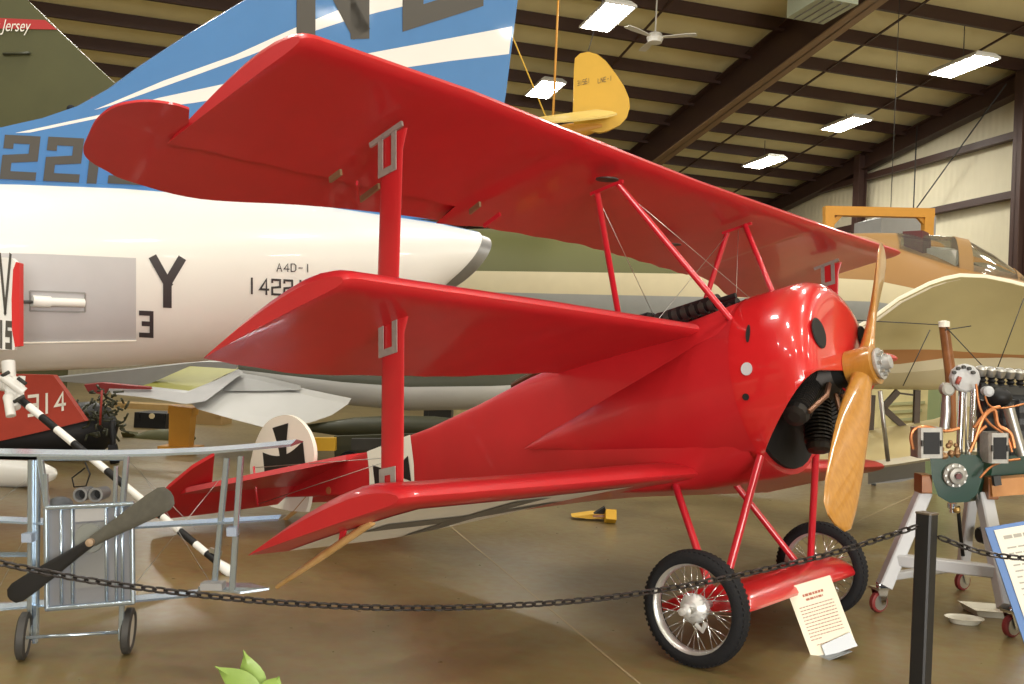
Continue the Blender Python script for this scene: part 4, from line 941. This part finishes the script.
g.loft(rowsf, True, 0, True, mif=lambda a, i: 1 if i in (2, 3) else 0); cbl = g.build('lower_wing', [mat('pale_yellow_fabric', (.70, .60, .32), .6, noise=.06), mat('white_leading_edge', (.72, .68, .55), .6)], cb)
g = MB(); g.prism([D(868, 466, 9.3), D(925, 456, 9.3), D(925, 476, 9.9), D(900, 482, 9.9), D(868, 484, 9.9)], Vector((0, 0, .05))); g.build('lower_wing_shade', MGREY, cb)  # grey sheet, shadow beneath the cream wing put into its colour
MB().tube([D(944, 326, 8.6), D(950, 370, 8.65), D(953, 428, 8.7)], [.045, .05, .03], 12).build('wing_strut', STRUTW, cb)
MB().lathe([(0, .05), (.05, .05), (.06, .02)], D(944, 327, 8.58), UPV, 14, caps=True).build('strut_cap', OFFW, cb)
for p, q in (((944, 325), (988, 372)), ((1024, 298), (996, 372)), ((854, 320), (943, 325)), ((930, 330), (903, 386)), ((945, 330), (971, 326))):
    MB().tube([D(*p, 8.55), D(*q, 8.6)], .005, 5).build('bracing_wire', DGREY, cb)
MB().tube([D(880, 391, 8.8), D(888, 461, 8.9)], .022, 8).build('silver_strut', STEEL, cb)
for p, q in (((898, 391), (882, 409)), ((882, 407), (905, 428)), ((917, 390), (916, 424)), ((872, 395), (870, 432)), ((898, 393), (913, 395))):
    MB().bar(D(*p, 9.9), D(*q, 9.9), .06 if p != (898, 393) else .02, .05, FW).build('cabane_brace', mat('dark_brown_wood', (.06, .038, .02), .5), cb)
# display board and cabinet seen between those wings
db = thing('display_board', 'pale yellow display board seen between the cream wings', 'display board', Vector((D(905, 430, 13.5).x, D(905, 430, 13.5).y, 0)))
MB().prism([D(872, 386, 13.5), D(936, 386, 13.5), D(936, 440, 13.5), D(872, 440, 13.5)], FW*.08).build('panel', mat('board_yellow', (.70, .62, .34), .7, noise=.35, scale=4), db)
for x in (876, 932): MB().bar(D(x, 430, 13.55), Vector((D(x, 430, 13.55).x, D(x, 430, 13.55).y, 0)), .05, .05).build('leg', DGREY, db)
for i in range(3): MB().prism([D(884+i*4, 403+i*8, 13.47), D(925-i*3, 401+i*8, 13.47), D(925-i*3, 404+i*8, 13.47), D(884+i*4, 406+i*8, 13.47)], FW*.02).build('board_strip', mat('board_green', (.45, .45, .25), .7), db)
gcb = thing('green_cabinet', 'pale green cabinet behind the engine display between the cream wings', 'cabinet', Vector((D(945, 440, 13).x, D(945, 440, 13).y, 0)))
p = D(942, 388, 13); MB().bar(Vector((p.x, p.y, 0)), p, .2, .4, FW).build('cabinet_body', mat('cabinet_green', (.36, .46, .25), .5), gcb); MB().box(D(943, 410, 12.75), .05, .03, .22).build('door_pull', mat('pull_blue', (.08, .22, .3), .5), gcb)

# ================================================================== ENGINE DISPLAY
ed = 6.05
c1 = G(878, 612); c2 = G(1011, 637); c3 = G(962, 590)
es = thing('engine_stand', 'white wheeled stand carrying the green display engine', 'engine stand', c1)
STW = mat('stand_white', (.52, .53, .55), .4, noise=.04)
EX = Vector((.11, .994, 0)); la, lb = D(924, 492, ed), c1+Vector((.03, 0, .17)); ra, rb2 = D(984, 496, ed-.05), c2+Vector((-.03, 0, .17))
def sq(a, b, s_=.085, nm='leg', mt=STW): return MB().bar(a, b, s_, s_, FW, bev=.008).build(nm, mt, es)
sq(la, lb); sq(ra, rb2)
sq(la.lerp(lb, .72), ra.lerp(rb2, .70), .075, 'cross_bar')
ba = c3+Vector((0, 0, .17)); sq(la+EX*.8, ba, .07); sq(lb.lerp(la, .1), ba, .05, 'side_rail')
c4 = c2+(c3-c1); sq(ra+EX*.8, c4+Vector((0, 0, .17)), .07)
def caster(c):
    c = Vector(c); hd = Vector((.42, .9, 0)).normalized(); sd = Vector((hd.y, -hd.x, 0))
    o = MB().lathe([(-.02, .035), (-.02, .058), (-.012, .066), (.012, .066), (.02, .058), (.02, .035)], c+Vector((0, 0, .066)), sd, 24, caps=True).build('caster_wheel', mat('caster_red', (.22, .03, .03), .5), es)
    MB().lathe([(-.022, .005), (-.022, .05), (.022, .05), (.022, .005)], c+Vector((0, 0, .066)), sd, 18, caps=True).build('caster_hub', STEEL, o)
    g = MB()
    for s_ in (-1, 1): g.prism([c+sd*s_*.028+Vector((0, 0, .05)), c+sd*s_*.028+Vector((0, 0, .05))+hd*.03, c+sd*s_*.028+hd*.05+Vector((0, 0, .15)), c+sd*s_*.028-hd*.04+Vector((0, 0, .15))], sd*.004*s_)
    g.bar(c+Vector((0, 0, .147)), c+Vector((0, 0, .16)), .09, .09, hd); g.tube([c+Vector((0, 0, .155)), c+Vector((0, 0, .19))], .02, 8); g.build('caster_fork', CHROME, o)
for c in (c1, c2, c3, c4): caster(c)
sq(D(918, 483, ed-.02), D(928, 483, ed-.02), .12, 'mount_block', STRUTW); sq(D(983, 487, ed-.06), D(993, 487, ed-.06), .14, 'mount_block', STRUTW)
MB().bar(D(988, 487, ed-.1), D(1080, 480, ed-.1), .10, .11, UPV).build('mount_beam', BEAMW, es)
MB().bar(D(993, 481, ed-.17), D(1000, 480, ed-.17), .03, .06, UPV).build('mount_strap', DGREY, es)
en = thing('display_engine', 'dark green aircraft engine with chrome tubes and copper pipes on a white stand', 'engine', D(954, 508, ed))
g = MB(); front = [(930, 458), (940, 453), (975, 455), (984, 462), (982, 480), (977, 494), (968, 502), (950, 503), (938, 496), (932, 478)]
g.prism([D(x, y, ed-.10) for x, y in front], EX*.5); cc_ = g.build('crankcase', GREEN, en)
g = MB(); g.prism([D(x, y, ed) for x, y in ((978, 458), (1060, 452), (1060, 482), (984, 482))], EX*.4); g.build('crankcase_bank', GREEN, en)
fc = D(954, 475, ed-.10); 
MB().lathe([(0, .076), (.02, .076), (.025, .066), (.03, .054), (.055, .05), (.06, .03), (.05, .02)], fc, -FW, 28, caps=True).build('nose_flange', PLATE, cc_)
for i in range(10):
    a = 2*math.pi*i/10; MB().lathe([(0, .008), (.012, .008)], fc-FW*.02+RT*.066*math.cos(a)+UPV*.066*math.sin(a), -FW, 6, caps=True, smooth=False).build('flange_bolt', STEEL, cc_)
MB().lathe([(.05, .018), (.068, .018)], fc, -FW, 14, caps=True).build('crank_nose', mat('dark_red_metal', (.12, .03, .03), .4), cc_)
for p, q, r in (((962, 386), (959, 456), .02), ((974, 388), (971, 450), .02)): MB().tube([D(*p, ed-.05), D(*q, ed-.05)], r, 14).build('drive_tube', CHROME, en)
for p, q in (((966, 388), (966, 458)), ((967, 440), (978, 500))): MB().tube([D(*p, ed-.09), D(*q, ed-.09)], .007, 6).build('thin_rod', STEEL, en)
g = MB(); g.lathe([(0, .092), (.04, .092), (.05, .08), (.055, .03)], D(963, 378, ed-.06), -FW, 12, caps=True, smooth=False); dcap = g.build('distributor_cap', mat('cap_white', (.45, .46, .46), .4, noise=.1, scale=30), en)
for i in range(5):
    a = R(30+i*30); MB().lathe([(0, .012), (.02, .012)], D(963, 378, ed-.115)+RT*.07*math.cos(a)+UPV*.07*math.sin(a), -FW, 8, caps=True).build('cap_terminal', DGREY, dcap)
MB().tube([D(960, 377, ed-.12), D(957, 384, ed-.12)], .014, 8).build('cap_clip', mat('clip_red', (.35, .08, .06), .4), dcap)
MB().lathe([(0, .042), (.05, .042), (.06, .03)], D(945, 389, ed-.02), -FW, 18, caps=True).build('round_cover', mat('cover_grey', (.36, .36, .32), .4), en)
MB().tube([D(946, 394, ed), D(946, 412, ed), D(944, 430, ed)], [.025, .03, .03], 10).build('grey_pipe', STEEL, en)
for i in range(7):
    x = 980+i*9.5; y = 375+i*.8; o = MB().lathe([(0, .03), (.02, .036), (.05, .036), (.06, .02)], D(x, y, ed+.02*i), (UPV-FW*.4), 14, caps=True).build('rocker_cover', STEEL, en)
    MB().lathe([(0, .028), (.012, .018), (.024, .028), (.036, .018), (.05, .028)], D(x+2, y+9, ed+.02*i), UPV, 12, caps=True, smooth=False).build('valve_spring', BLACKM, o)
MB().bar(D(975, 388, ed+.06), D(1060, 392, ed+.2), .12, .06, UPV).build('cam_housing', DGREY, en)
for i in range(3):
    x = 988+i*16; MB().lathe([(0, .07), (.05, .075), (.08, .068), (.12, .075), (.16, .068), (.2, .075), (.24, .068), (.28, .07)], D(x, 442, ed+.15), UPV, 18, caps=True, smooth=False).build('cylinder', mat('cylinder_black', (.02, .022, .025), .35, coat=.3), en)
g = MB(); g.prism([D(x, y, ed+.28) for x, y in ((977, 391), (1070, 391), (1070, 456), (977, 456))], EX*.25); g.build('cylinder_block', mat('block_black', (.012, .014, .014), .5, noise=.3), en)
MB().ball(D(998, 397, ed-.05), .085, sc=(1, 1, .75)).build('carburettor_bowl', BLACKM, en); MB().lathe([(0, .03), (.05, .034), (.06, .02)], D(985, 391, ed-.1), -FW, 14, caps=True).build('vent_cap', mat('vent_grey', (.45, .47, .5), .4), en)
MB().tube([D(1008, 406, ed-.08), D(1014, 428, ed-.08), D(1022, 455, ed-.08)], .035, 12).build('intake_tube', STEEL, en)
def magneto(x0, x1, y0, y1, dd):
    M3 = Matrix((RT, FW, UPV)).transposed(); c = D((x0+x1)/2, (y0+y1)/2, dd); wd = (x1-x0)*dd/FPX; h = (y1-y0)*dd/FPX
    o = MB().bar(c-UPV*h/2, c+UPV*h/2, wd, .14, FW, bev=.015).build('magneto', PLATE, en)
    MB().bar(c-UPV*h*.36-FW*.072, c+UPV*h*.36-FW*.072, wd*.62, .012, FW).build('magneto_face', BLACKM, o)
    for s_ in (-1, 1): MB().bar(c+RT*wd*.38*s_-UPV*h*.1-FW*.075, c+RT*wd*.38*s_+UPV*h*.1-FW*.075, .012, .012, FW).build('clamp', DGREY, o)
magneto(914, 939, 427, 457, ed-.12); magneto(984, 1004, 432, 462, ed-.12)
g = MB(); random.seed(5)
for i in range(14): 
    c = D(random.uniform(940, 958), random.uniform(442, 457), ed-.1); g.ball(c, random.uniform(.012, .024), 8)
g.build('brass_fittings', mat('dull_brass', (.34, .20, .10), .4, metal=.6), en)
for pts, r in (([(913, 449), (911, 437), (915, 429), (928, 427), (945, 431), (960, 428)], .011), ([(975, 440), (983, 418), (994, 410), (998, 425), (1010, 433), (1014, 448)], .013), ([(970, 452), (978, 434), (986, 426)], .011), ([(976, 384), (980, 408), (990, 424), (1006, 436), (1012, 452)], .008), ([(980, 478), (992, 466), (1006, 461), (1020, 459)], .008), ([(974, 428), (988, 411), (1000, 407)], .012), ([(985, 396), (990, 406), (1004, 408), (1024, 404)], .006)):
    P_ = [D(x, y, ed-.16) for x, y in pts]; Q = []
    for i in range(len(P_)-1):
        p0 = P_[max(i-1, 0)]; p1 = P_[i]; p2 = P_[i+1]; p3 = P_[min(i+2, len(P_)-1)]
        for j in range(5):
            t_ = j/5; Q.append(.5*((2*p1)+(p2-p0)*t_+(2*p0-5*p1+4*p2-p3)*t_*t_+(3*p1-p0-3*p2+p3)*t_**3))
    Q.append(P_[-1]); MB().tube(Q, r, 8).build('copper_pipe', COPPER, en)
MB().lathe([(0, .03), (.03, .03), (.035, .02), (.06, .02)], D(952, 503, ed-.05), -UPV, 12, caps=True).build('drain_fitting', CHROME, en); MB().ball(D(957, 510, ed-.08), .022).build('drain_plug', mat('brass_plug', (.5, .33, .12), .35, metal=.7), en)
MB().tube([D(958, 506, ed), D(960, 530, ed), D(963, 556, ed)], .012, 8).build('drain_hose', BLACKM, en)
MB().lathe([(0, .05), (.06, .07), (.12, .05)], D(978, 535, ed+.5), RT, 18, caps=True).build('exhaust_pot', BLACKM, es)
# drip pans
o = MB(); p = G(964, 623); n = 32
def oval(p, a, b, z, ang=.5): return [Vector((p.x, p.y, z))+Vector((RT.x, RT.y, 0)).normalized()*(a*math.cos(2*math.pi*i/n))+Vector((FW.x, FW.y, 0)).normalized()*(b*math.sin(2*math.pi*i/n)) for i in range(n)]
o.loft([oval(p, .085, .06, .001), oval(p, .115, .085, .035), oval(p, .12, .09, .035), oval(p, .11, .08, .028), oval(p, .08, .055, .008)]); tag(o.build('drip_pan', mat('pan_white', (.66, .64, .54), .4)), 'round white drip pan on the floor under the engine stand', 'pan')
o = MB(); p = G(987, 614); ru = Vector((RT.x, RT.y, 0)).normalized(); fu = Vector((FW.x, FW.y, 0)).normalized()
def rect(a, b, z): return [Vector((p.x, p.y, z))+ru*(i*a)+fu*(j*b) for i, j in ((1, .8), (-1, 1), (-1, -.8), (1, -1))]
o.loft([rect(.10, .11, .001), rect(.125, .135, .045), rect(.13, .14, .045), rect(.115, .125, .04), rect(.09, .10, .01)], True, 0, False); tag(o.build('drip_tray', mat('pan_white', (.66, .64, .54), .4)), 'square white drip tray on the floor beside the engine stand caster', 'tray')
# blue framed sign at the right edge
sd_ = 5.45
sgn = thing('info_sign', 'blue framed information sign leaning at the right edge in front of the engine', 'sign', G(1026, 646))
tl, tr_, br_, bl_ = D(985, 528, sd_), D(1090, 510, sd_-.15), None, D(1025, 645, sd_-.15)
br_ = tr_+bl_-tl
nrm = (tr_-tl).cross(bl_-tl).normalized()
if nrm.dot(FW) > 0: nrm = -nrm
g = MB(); g.prism([tl, tr_, br_, bl_], -nrm*.03); g.build('backing', mat('frame_blue', (.10, .22, .52), .45), sgn)
def sg(u_, v_, o_=.003): return tl.lerp(tr_, u_).lerp(bl_.lerp(br_, u_), v_)+nrm*o_
g = MB(); g.prism([sg(.075, .03), sg(.93, .03), sg(.93, .95), sg(.075, .95)], nrm*.004); pp_ = g.build('paper', PAPER, sgn)
for i in range(16):
    v_ = .09+i*.05
    if i in (1,): continue
    h = .030 if i == 0 else .012; g = MB(); x = .14
    random.seed(i)
    while x < .85:
        w2_ = random.uniform(.03, .09); g.prism([sg(x, v_, .008), sg(min(x+w2_, .88), v_, .008), sg(min(x+w2_, .88), v_+h, .008), sg(x, v_+h, .008)], nrm*.0005); x += w2_+.015
    g.build('text_line', INKG, pp_)
g = MB(); a = sg(.5, .3, -.03); q = Vector(((a-nrm*.5).x, (a-nrm*.5).y, 0)); g.bar(a, q, .03, .03); g.build('prop_leg', mat('frame_blue', (.1, .2, .5), .4), sgn)
# placard by the wheels
pb = G(826, 655); pdp = dep(pb)
pc = thing('placard', 'cream paper placard in a clear stand in front of the triplane wheels', 'placard', pb)
tl, tr_, br_, bl_ = D(786, 588, pdp+.08), D(830, 575, pdp+.08), None, D(812, 659, pdp-.02)
br_ = tr_+bl_-tl
nrm = (tr_-tl).cross(bl_-tl).normalized()
if nrm.dot(FW) > 0: nrm = -nrm
g = MB(); g.prism([tl, tr_, br_, bl_], -nrm*.006); ppc = g.build('card', mat('card_cream', (.88, .82, .66), .7), pc)
def lines(x0, x1, v_, h, seed, nm, mt):
    random.seed(seed); g = MB(); x = x0
    while x < x1:
        w2_ = random.uniform(.03, .08); e = min(x+w2_, x1); g.prism([sg(x, v_, .001), sg(e, v_, .001), sg(e, v_+h, .001), sg(x, v_+h, .001)], nrm*.0004); x += w2_+.014
    g.build(nm, mt, ppc)
lines(.28, .74, .15, .035, 1, 'heading_line', INKR); lines(.32, .70, .215, .03, 2, 'heading_line', INKR)
for i in range(11): lines(.12, .88 if i < 10 else .36, .31+i*.045, .013, 10+i, 'text_line', mat('card_ink', (.42, .24, .18), .7))
lines(.2, .85, .84, .01, 30, 'text_line', mat('card_ink', (.4, .2, .15), .7))
g = MB(); g.prism([D(800, 653, pdp+.05), D(842, 648, pdp+.05), D(852, 652, pdp-.06), D(828, 661, pdp-.09)], Vector((0, 0, .004))); g.build('stand_base', ACRYL, pc)
g = MB(); g.prism([sg(.28, .86, .010), sg(.95, .80, .010), sg(1.0, 1.0, .010), sg(.28, 1.02, .010)], nrm*.004); g.build('stand_front', ACRYL, pc)

# ================================================================== BARRIER: POST AND CHAIN
pd_ = 3.25; pt_ = D(927, 514, pd_); lean = D(911, 690, pd_*1.0)-pt_
bt = Vector((pt_.x, pt_.y, 0))
po = thing('barrier_post', 'square black barrier post holding the chain at the right', 'post', bt)
MB().bar(bt, pt_, .056, .056, Vector((.2, 1, 0)), bev=.006).build('post_shaft', mat('post_black', (.010, .010, .011), .5, noise=.2), po)
MB().bar(pt_, pt_+Vector((0, 0, .006)),   .060, .060, Vector((.2, 1, 0)), bev=.006).build('post_cap', mat('post_cap_tan', (.10, .075, .05), .5), po)
MB().lathe([(0, .15), (.012, .15), (.02, .10), (.03, .05)], bt, (0, 0, 1), 28, caps=True).build('foot_plate', BLACKM, po)
def cat(P_, per=12):
    Q = []
    for i in range(len(P_)-1):
        p0 = P_[max(i-1, 0)]; p1 = P_[i]; p2 = P_[i+1]; p3 = P_[min(i+2, len(P_)-1)]
        for j in range(per):
            t_ = j/per; Q.append(.5*((2*p1)+(p2-p0)*t_+(2*p0-5*p1+4*p2-p3)*t_*t_+(3*p1-p0-3*p2+p3)*t_**3))
    return Q+[P_[-1]]
def link_mesh():
    g = MB(); pts = []
    a, b = .0150, .0092
    for i in range(13):
        t_ = 2*math.pi*i/12; pts.append(Vector((a*math.cos(t_)+.005*math.copysign(min(1, abs(math.cos(t_))*2), math.cos(t_)), b*math.sin(t_), 0)))
    g.tube(pts, .0038, 6, caps=False); return g
CHAINM = mat('dark_chain_steel', (.055, .05, .05), .3, metal=.8)
lk_me = None
def chain(pts, label):
    global lk_me
    Q = cat(pts); o = thing('barrier_chain', label, 'chain', min(Q, key=lambda p: p.z), 'barrier chains')
    if lk_me is None:
        l0 = link_mesh().build('chain_link', CHAINM, None, (0, 0, 0)); lk_me = l0.data; bpy.data.objects.remove(l0)
    step = .0325; acc = 0; i = 0; n_ = 0
    for a, b in zip(Q, Q[1:]):
        L = (b-a).length; d_ = (b-a).normalized()
        while acc < L:
            p = a+d_*acc; x = d_; y = Vector((0, 0, 1)).cross(x).normalized(); z = x.cross(y)
            an = R(35) if n_ % 2 else R(125); y2 = y*math.cos(an)+z*math.sin(an); z2 = x.cross(y2)
            l = bpy.data.objects.new('chain_link', lk_me); COL.objects.link(l); l.parent = o
            mm = Matrix((x, y2, z2)).transposed().to_4x4(); mm.translation = p-Vector(o['org']); l.matrix_local = mm
            n_ += 1; acc += step
        acc -= L
chain([D(x, y, 2.72+.00055*x) for x, y in ((-12, 560), (0, 563), (50, 573), (100, 582), (200, 595), (300, 604), (400, 608), (500, 606), (600, 598.5), (700, 583), (800, 561.5), (860, 545), (915, 527))], 'dark chain sagging across the photo from left edge to the black post')
chain([D(x, y, 3.25-.0008*(x-930)) for x, y in ((944, 539), (962, 546), (985, 553), (1010, 557), (1040, 559))], 'short dark chain running right from the black post past the sign')

# ================================================================== SILVER MINIATURE BIPLANE
sdp = 4.32
sb = thing('pedal_biplane', 'small silver child size biplane with boxy front and dark wooden propeller', 'model airplane', G(80, 655))
FH = Vector((FW.x, FW.y, 0)).normalized(); RH = Vector((RT.x, RT.y, 0)).normalized()
def wingboard(name, pts, chord, th=.018, dd=sdp, mt=SILV):
    g = MB(); rings = []
    for x, y in pts:
        p = D(x, y, dd); rings.append([p, p+Vector((0, 0, th*.6))+FH*.01, p+FH*chord*.4+Vector((0, 0, th*1.4)), p+FH*chord+Vector((0, 0, .004)), p+FH*chord, p+FH*chord*.5+Vector((0, 0, 0))])
    g.loft(rings, True, 0, False); return g.build(name, mt, sb)
wingboard('upper_wing', [(-90, 455), (0, 456), (50, 457), (100, 457.5), (160, 456), (205, 454), (250, 450.5), (291, 446.5)], .26)
wingboard('middle_wing', [(-80, 521), (0, 523), (44, 525)], .16, .014); wingboard('middle_wing', [(126, 529.5), (200, 525.5), (278, 521)], .16, .014)
wingboard('lower_wing', [(-80, 614), (0, 611), (44, 607)], .16, .014); wingboard('lower_wing', [(130, 603), (185, 598), (194, 596.5)], .16, .014)
wingboard('cross_board', [(-40, 557), (0, 557), (28, 557)], .08, .012)
g = MB(); g.prism([D(198, 589, sdp), D(240, 594, sdp), D(269, 590, sdp+.05), D(250, 585, sdp+.25), D(205, 584, sdp+.25)], Vector((0, 0, .01))); g.build('skid_plate', SILV, sb)
MB().bar(D(213, 589, sdp), D(213, 582, sdp), .1, .06, FW).build('strut_socket', mat('socket_grey', (.3, .3, .3), .5), sb)
def post(p, q, wd=.026, d2=0, nm='strut'): return MB().bar(D(*p, sdp+d2), D(*q, sdp+d2), wd, wd, FW, bev=.004).build(nm, SILV, sb)
post((31, 460), (30, 640), .024); post((38, 460), (36, 640), .022, .02)
post((227, 458), (214, 590), .026, .03); post((241, 456), (232, 591), .026, 0)
post((40, 458), (128, 458), .022, -.02, 'frame_rail'); post((40, 456), (47, 506), .024, -.02, 'frame_post'); post((127, 456), (123, 502), .024, -.02, 'frame_post')
post((46, 474), (46, 506), .018, -.03, 'frame_post'); post((116, 466), (115, 503), .018, -.03, 'frame_post')
MB().bar(D(228, 531, sdp-.01), D(238, 531, sdp-.01), .05, .04, UPV).build('strut_clip', mat('clip_blue_grey', (.32, .38, .48), .4), sb); MB().bar(D(24, 537, sdp-.01), D(34, 537, sdp-.01), .05, .04, UPV).build('strut_clip', mat('clip_blue_grey', (.32, .38, .48), .4), sb)
# boxed nose
g = MB(); bx = [(48, 507), (131, 504), (132, 601), (48, 608)]; g.prism([D(x, y, sdp-.02) for x, y in bx], (D(90, 555, sdp)-CAM)*.035); nose = g.build('nose_box', mat('nose_silver', (.29, .30, .33), .3, metal=.4, noise=.08), sb)
for p, q in (((46, 508), (134, 504)), ((46, 508), (47, 609)), ((132, 504), (133, 603)), ((46, 609), (134, 602))): MB().tube([D(*p, sdp-.03), D(*q, sdp-.03)], .012, 10).build('nose_edge', SILV, nose)
for x in (61, 72, 106, 116, 122): MB().tube([D(x, 508-(x-48)*.04, sdp-.03), D(x+.5, 605-(x-48)*.07, sdp-.03)], .007, 8).build('nose_bar', SILV, nose)
g = MB(); g.prism([D(x, y, sdp-.03) for x, y in ((75, 509), (105, 508), (105, 520), (75, 522))], FH*.02); g.build('upper_panel', mat('panel_silver', (.55, .56, .58), .3, metal=.4), nose)
g = MB(); g.prism([D(x, y, sdp-.028) for x, y in ((75, 524), (105, 522), (105, 586), (75, 589))], FH*.02); g.build('lower_panel', mat('panel_grey', (.30, .31, .32), .35, metal=.4), nose)
MB().lathe([(0, .07), (.012, .066)], D(90, 538, sdp-.03), -FW, 24, caps=True).build('hub_disc', mat('disc_grey', (.22, .23, .21), .5), nose)
for x in (80, 95.5):
    c = D(x, 495, sdp+.0); o = MB().lathe([(-.1, .03), (0, .034), (.001, .024), (-.06, .022)], c, -FH, 18).build('cylinder', mat('cyl_grey', (.22, .22, .22), .45, metal=.4), sb); MB().lathe([(0, .001), (0, .023)], c+FH*.04, -FH, 18).build('bore', DARK, o)
MB().ball(D(60, 505, sdp+.12), .05, sc=(1.2, 1.2, .8)).build('engine_cover', mat('cover_dark', (.13, .14, .15), .5), sb)
# propeller of the model
hubp = D(93, 541, sdp-.09); pr = []
a_, b_ = D(172, 494, sdp-.10), D(9, 598, sdp-.12)
dA = (a_-hubp); dB = (b_-hubp)
def blade(dv, ws, name, mt):
    g = MB(); L = dv.length; u_ = dv.normalized(); s_ = FW.cross(u_).normalized(); rings = []
    for f, wd, th in ws: rings.append([hubp+u_*L*f+s_*(wd*math.cos(2*math.pi*i/12))-FW*(th*math.sin(2*math.pi*i/12)) for i in range(12)])
    g.loft(rings); return g
WS = [(0, .026, .02), (.1, .028, .018), (.25, .034, .014), (.5, .046, .01), (.75, .056, .008), (.9, .058, .006), (.97, .045, .005), (1, .015, .003)]
pp = blade(dA, WS, '', None).build('propeller', mat('weathered_grey_wood', (.085, .08, .062), .6, noise=.3, scale=30), sb)
blade(dB, [(f, w2_*.82, t_) for f, w2_, t_ in WS], '', None).build('lower_blade', mat('black_blade', (.012, .012, .013), .4, noise=.3), pp)
MB().lathe([(0, .018), (.02, .018), (.024, .006)], hubp-FW*.02, -FW, 12, caps=True).build('hub_bolt', mat('tan_bolt', (.35, .25, .16), .5), pp)
# undercarriage of the model
post((36, 605), (35, 643), .022, .0, 'gear_leg'); post((122, 602), (121, 640), .022, .0, 'gear_leg')
MB().tube([G(24, 660)+Vector((0, 0, .1)), G(128, 653)+Vector((0, 0, .1))], .008, 8).build('axle', SILV, sb)
for x, y in ((22, 659), (127, 653)):
    c = G(x, y)+Vector((0, 0, .105)); vv = c-CAM; axw = Vector((vv.y, -vv.x, 0)).normalized(); axw = Matrix.Rotation(R(-9), 3, 'Z') @ axw
    o = MB().lathe([(-.012, .075), (-.022, .088), (-.014, .105), (.014, .105), (.022, .088), (.012, .075)], c, axw, 28, caps=False).build('wheel', mat('model_tyre', (.045, .043, .04), .6), sb)
    MB().lathe([(-.014, .008), (-.013, .08), (.013, .08), (.014, .008)], c, axw, 24, caps=True).build('wheel_disc', mat('disc_white', (.6, .58, .5), .5), o)
for p, q in (((130, 462), (196, 530)), ((120, 603), (227, 470)), ((0, 586), (44, 500)), ((140, 470), (212, 585)), ((0, 500), (40, 470))): MB().tube([D(*p, sdp+.08), D(*q, sdp+.08)], .0012, 4).build('rigging_wire', STEEL, sb)
MB().tube([D(85, 468, sdp+.3), D(72, 478, sdp+.3), D(74, 487, sdp+.3), D(86, 486, sdp+.3), D(90, 474, sdp+.3), D(85, 462, sdp+.3)], .004, 6).build('steering_loop', BLACKM, sb)

# ================================================================== FOREGROUND PLANT
pl_d = 2.1; lb = D(262, 700, pl_d); fl0 = Vector((lb.x, lb.y, 0))
plt = thing('potted_plant', 'leafy green potted plant whose leaf tips poke up at the bottom edge', 'plant', fl0)
MB().lathe([(0, .10), (.01, .11), (.22, .14), (.24, .15), (.26, .15), (.26, .135), (.22, .13)], fl0, (0, 0, 1), 28, caps=True).build('pot', mat('terracotta', (.35, .14, .07), .7), plt)
MB().tube([fl0+Vector((0, 0, .2)), fl0+Vector((.01, 0, .4)), lb+Vector((0, 0, -.05))], [.012, .01, .006], 8).build('stem', mat('stem_green', (.12, .25, .05), .5), plt)
def leaf(base, tip, wd, bend, side):
    base = Vector(base); tip = Vector(tip); d_ = tip-base; L = d_.length; u_ = d_.normalized(); s_ = Vector(side); s_ = (s_-u_*s_.dot(u_)).normalized(); n_ = u_.cross(s_); vs = []; N_ = 10
    for i in range(N_+1):
        t_ = i/N_; w2_ = wd*math.sin(math.pi*min(t_*.92+.06, 1)**.8)*(1-t_**6); c = base+d_*t_+n_*bend*math.sin(math.pi*t_); vs += [c-s_*w2_/2+n_*.006, c, c+s_*w2_/2+n_*.006]
    g = MB(); fs = []
    for i in range(N_):
        for j in range(2): fs.append([3*i+j, 3*i+j+1, 3*i+j+4, 3*i+j+3])
    g.add(vs, fs, 0, True); return g.build('leaf', LEAF, plt)
leaf(D(255, 705, pl_d), D(243, 650, pl_d+.03), .065, .012, RT); leaf(D(262, 700, pl_d), D(215, 667, pl_d-.05), .055, .01, UPV+RT*.3); leaf(D(262, 705, pl_d), D(278, 676, pl_d+.05), .07, .01, UPV-RT*.4)
for a in (.3, 1.6, 2.9, 4.3, 5.4): leaf(fl0+Vector((0, 0, .42)), fl0+Vector((.2*math.cos(a), .2*math.sin(a), .40)), .07, .03, (-math.sin(a), math.cos(a), 0))
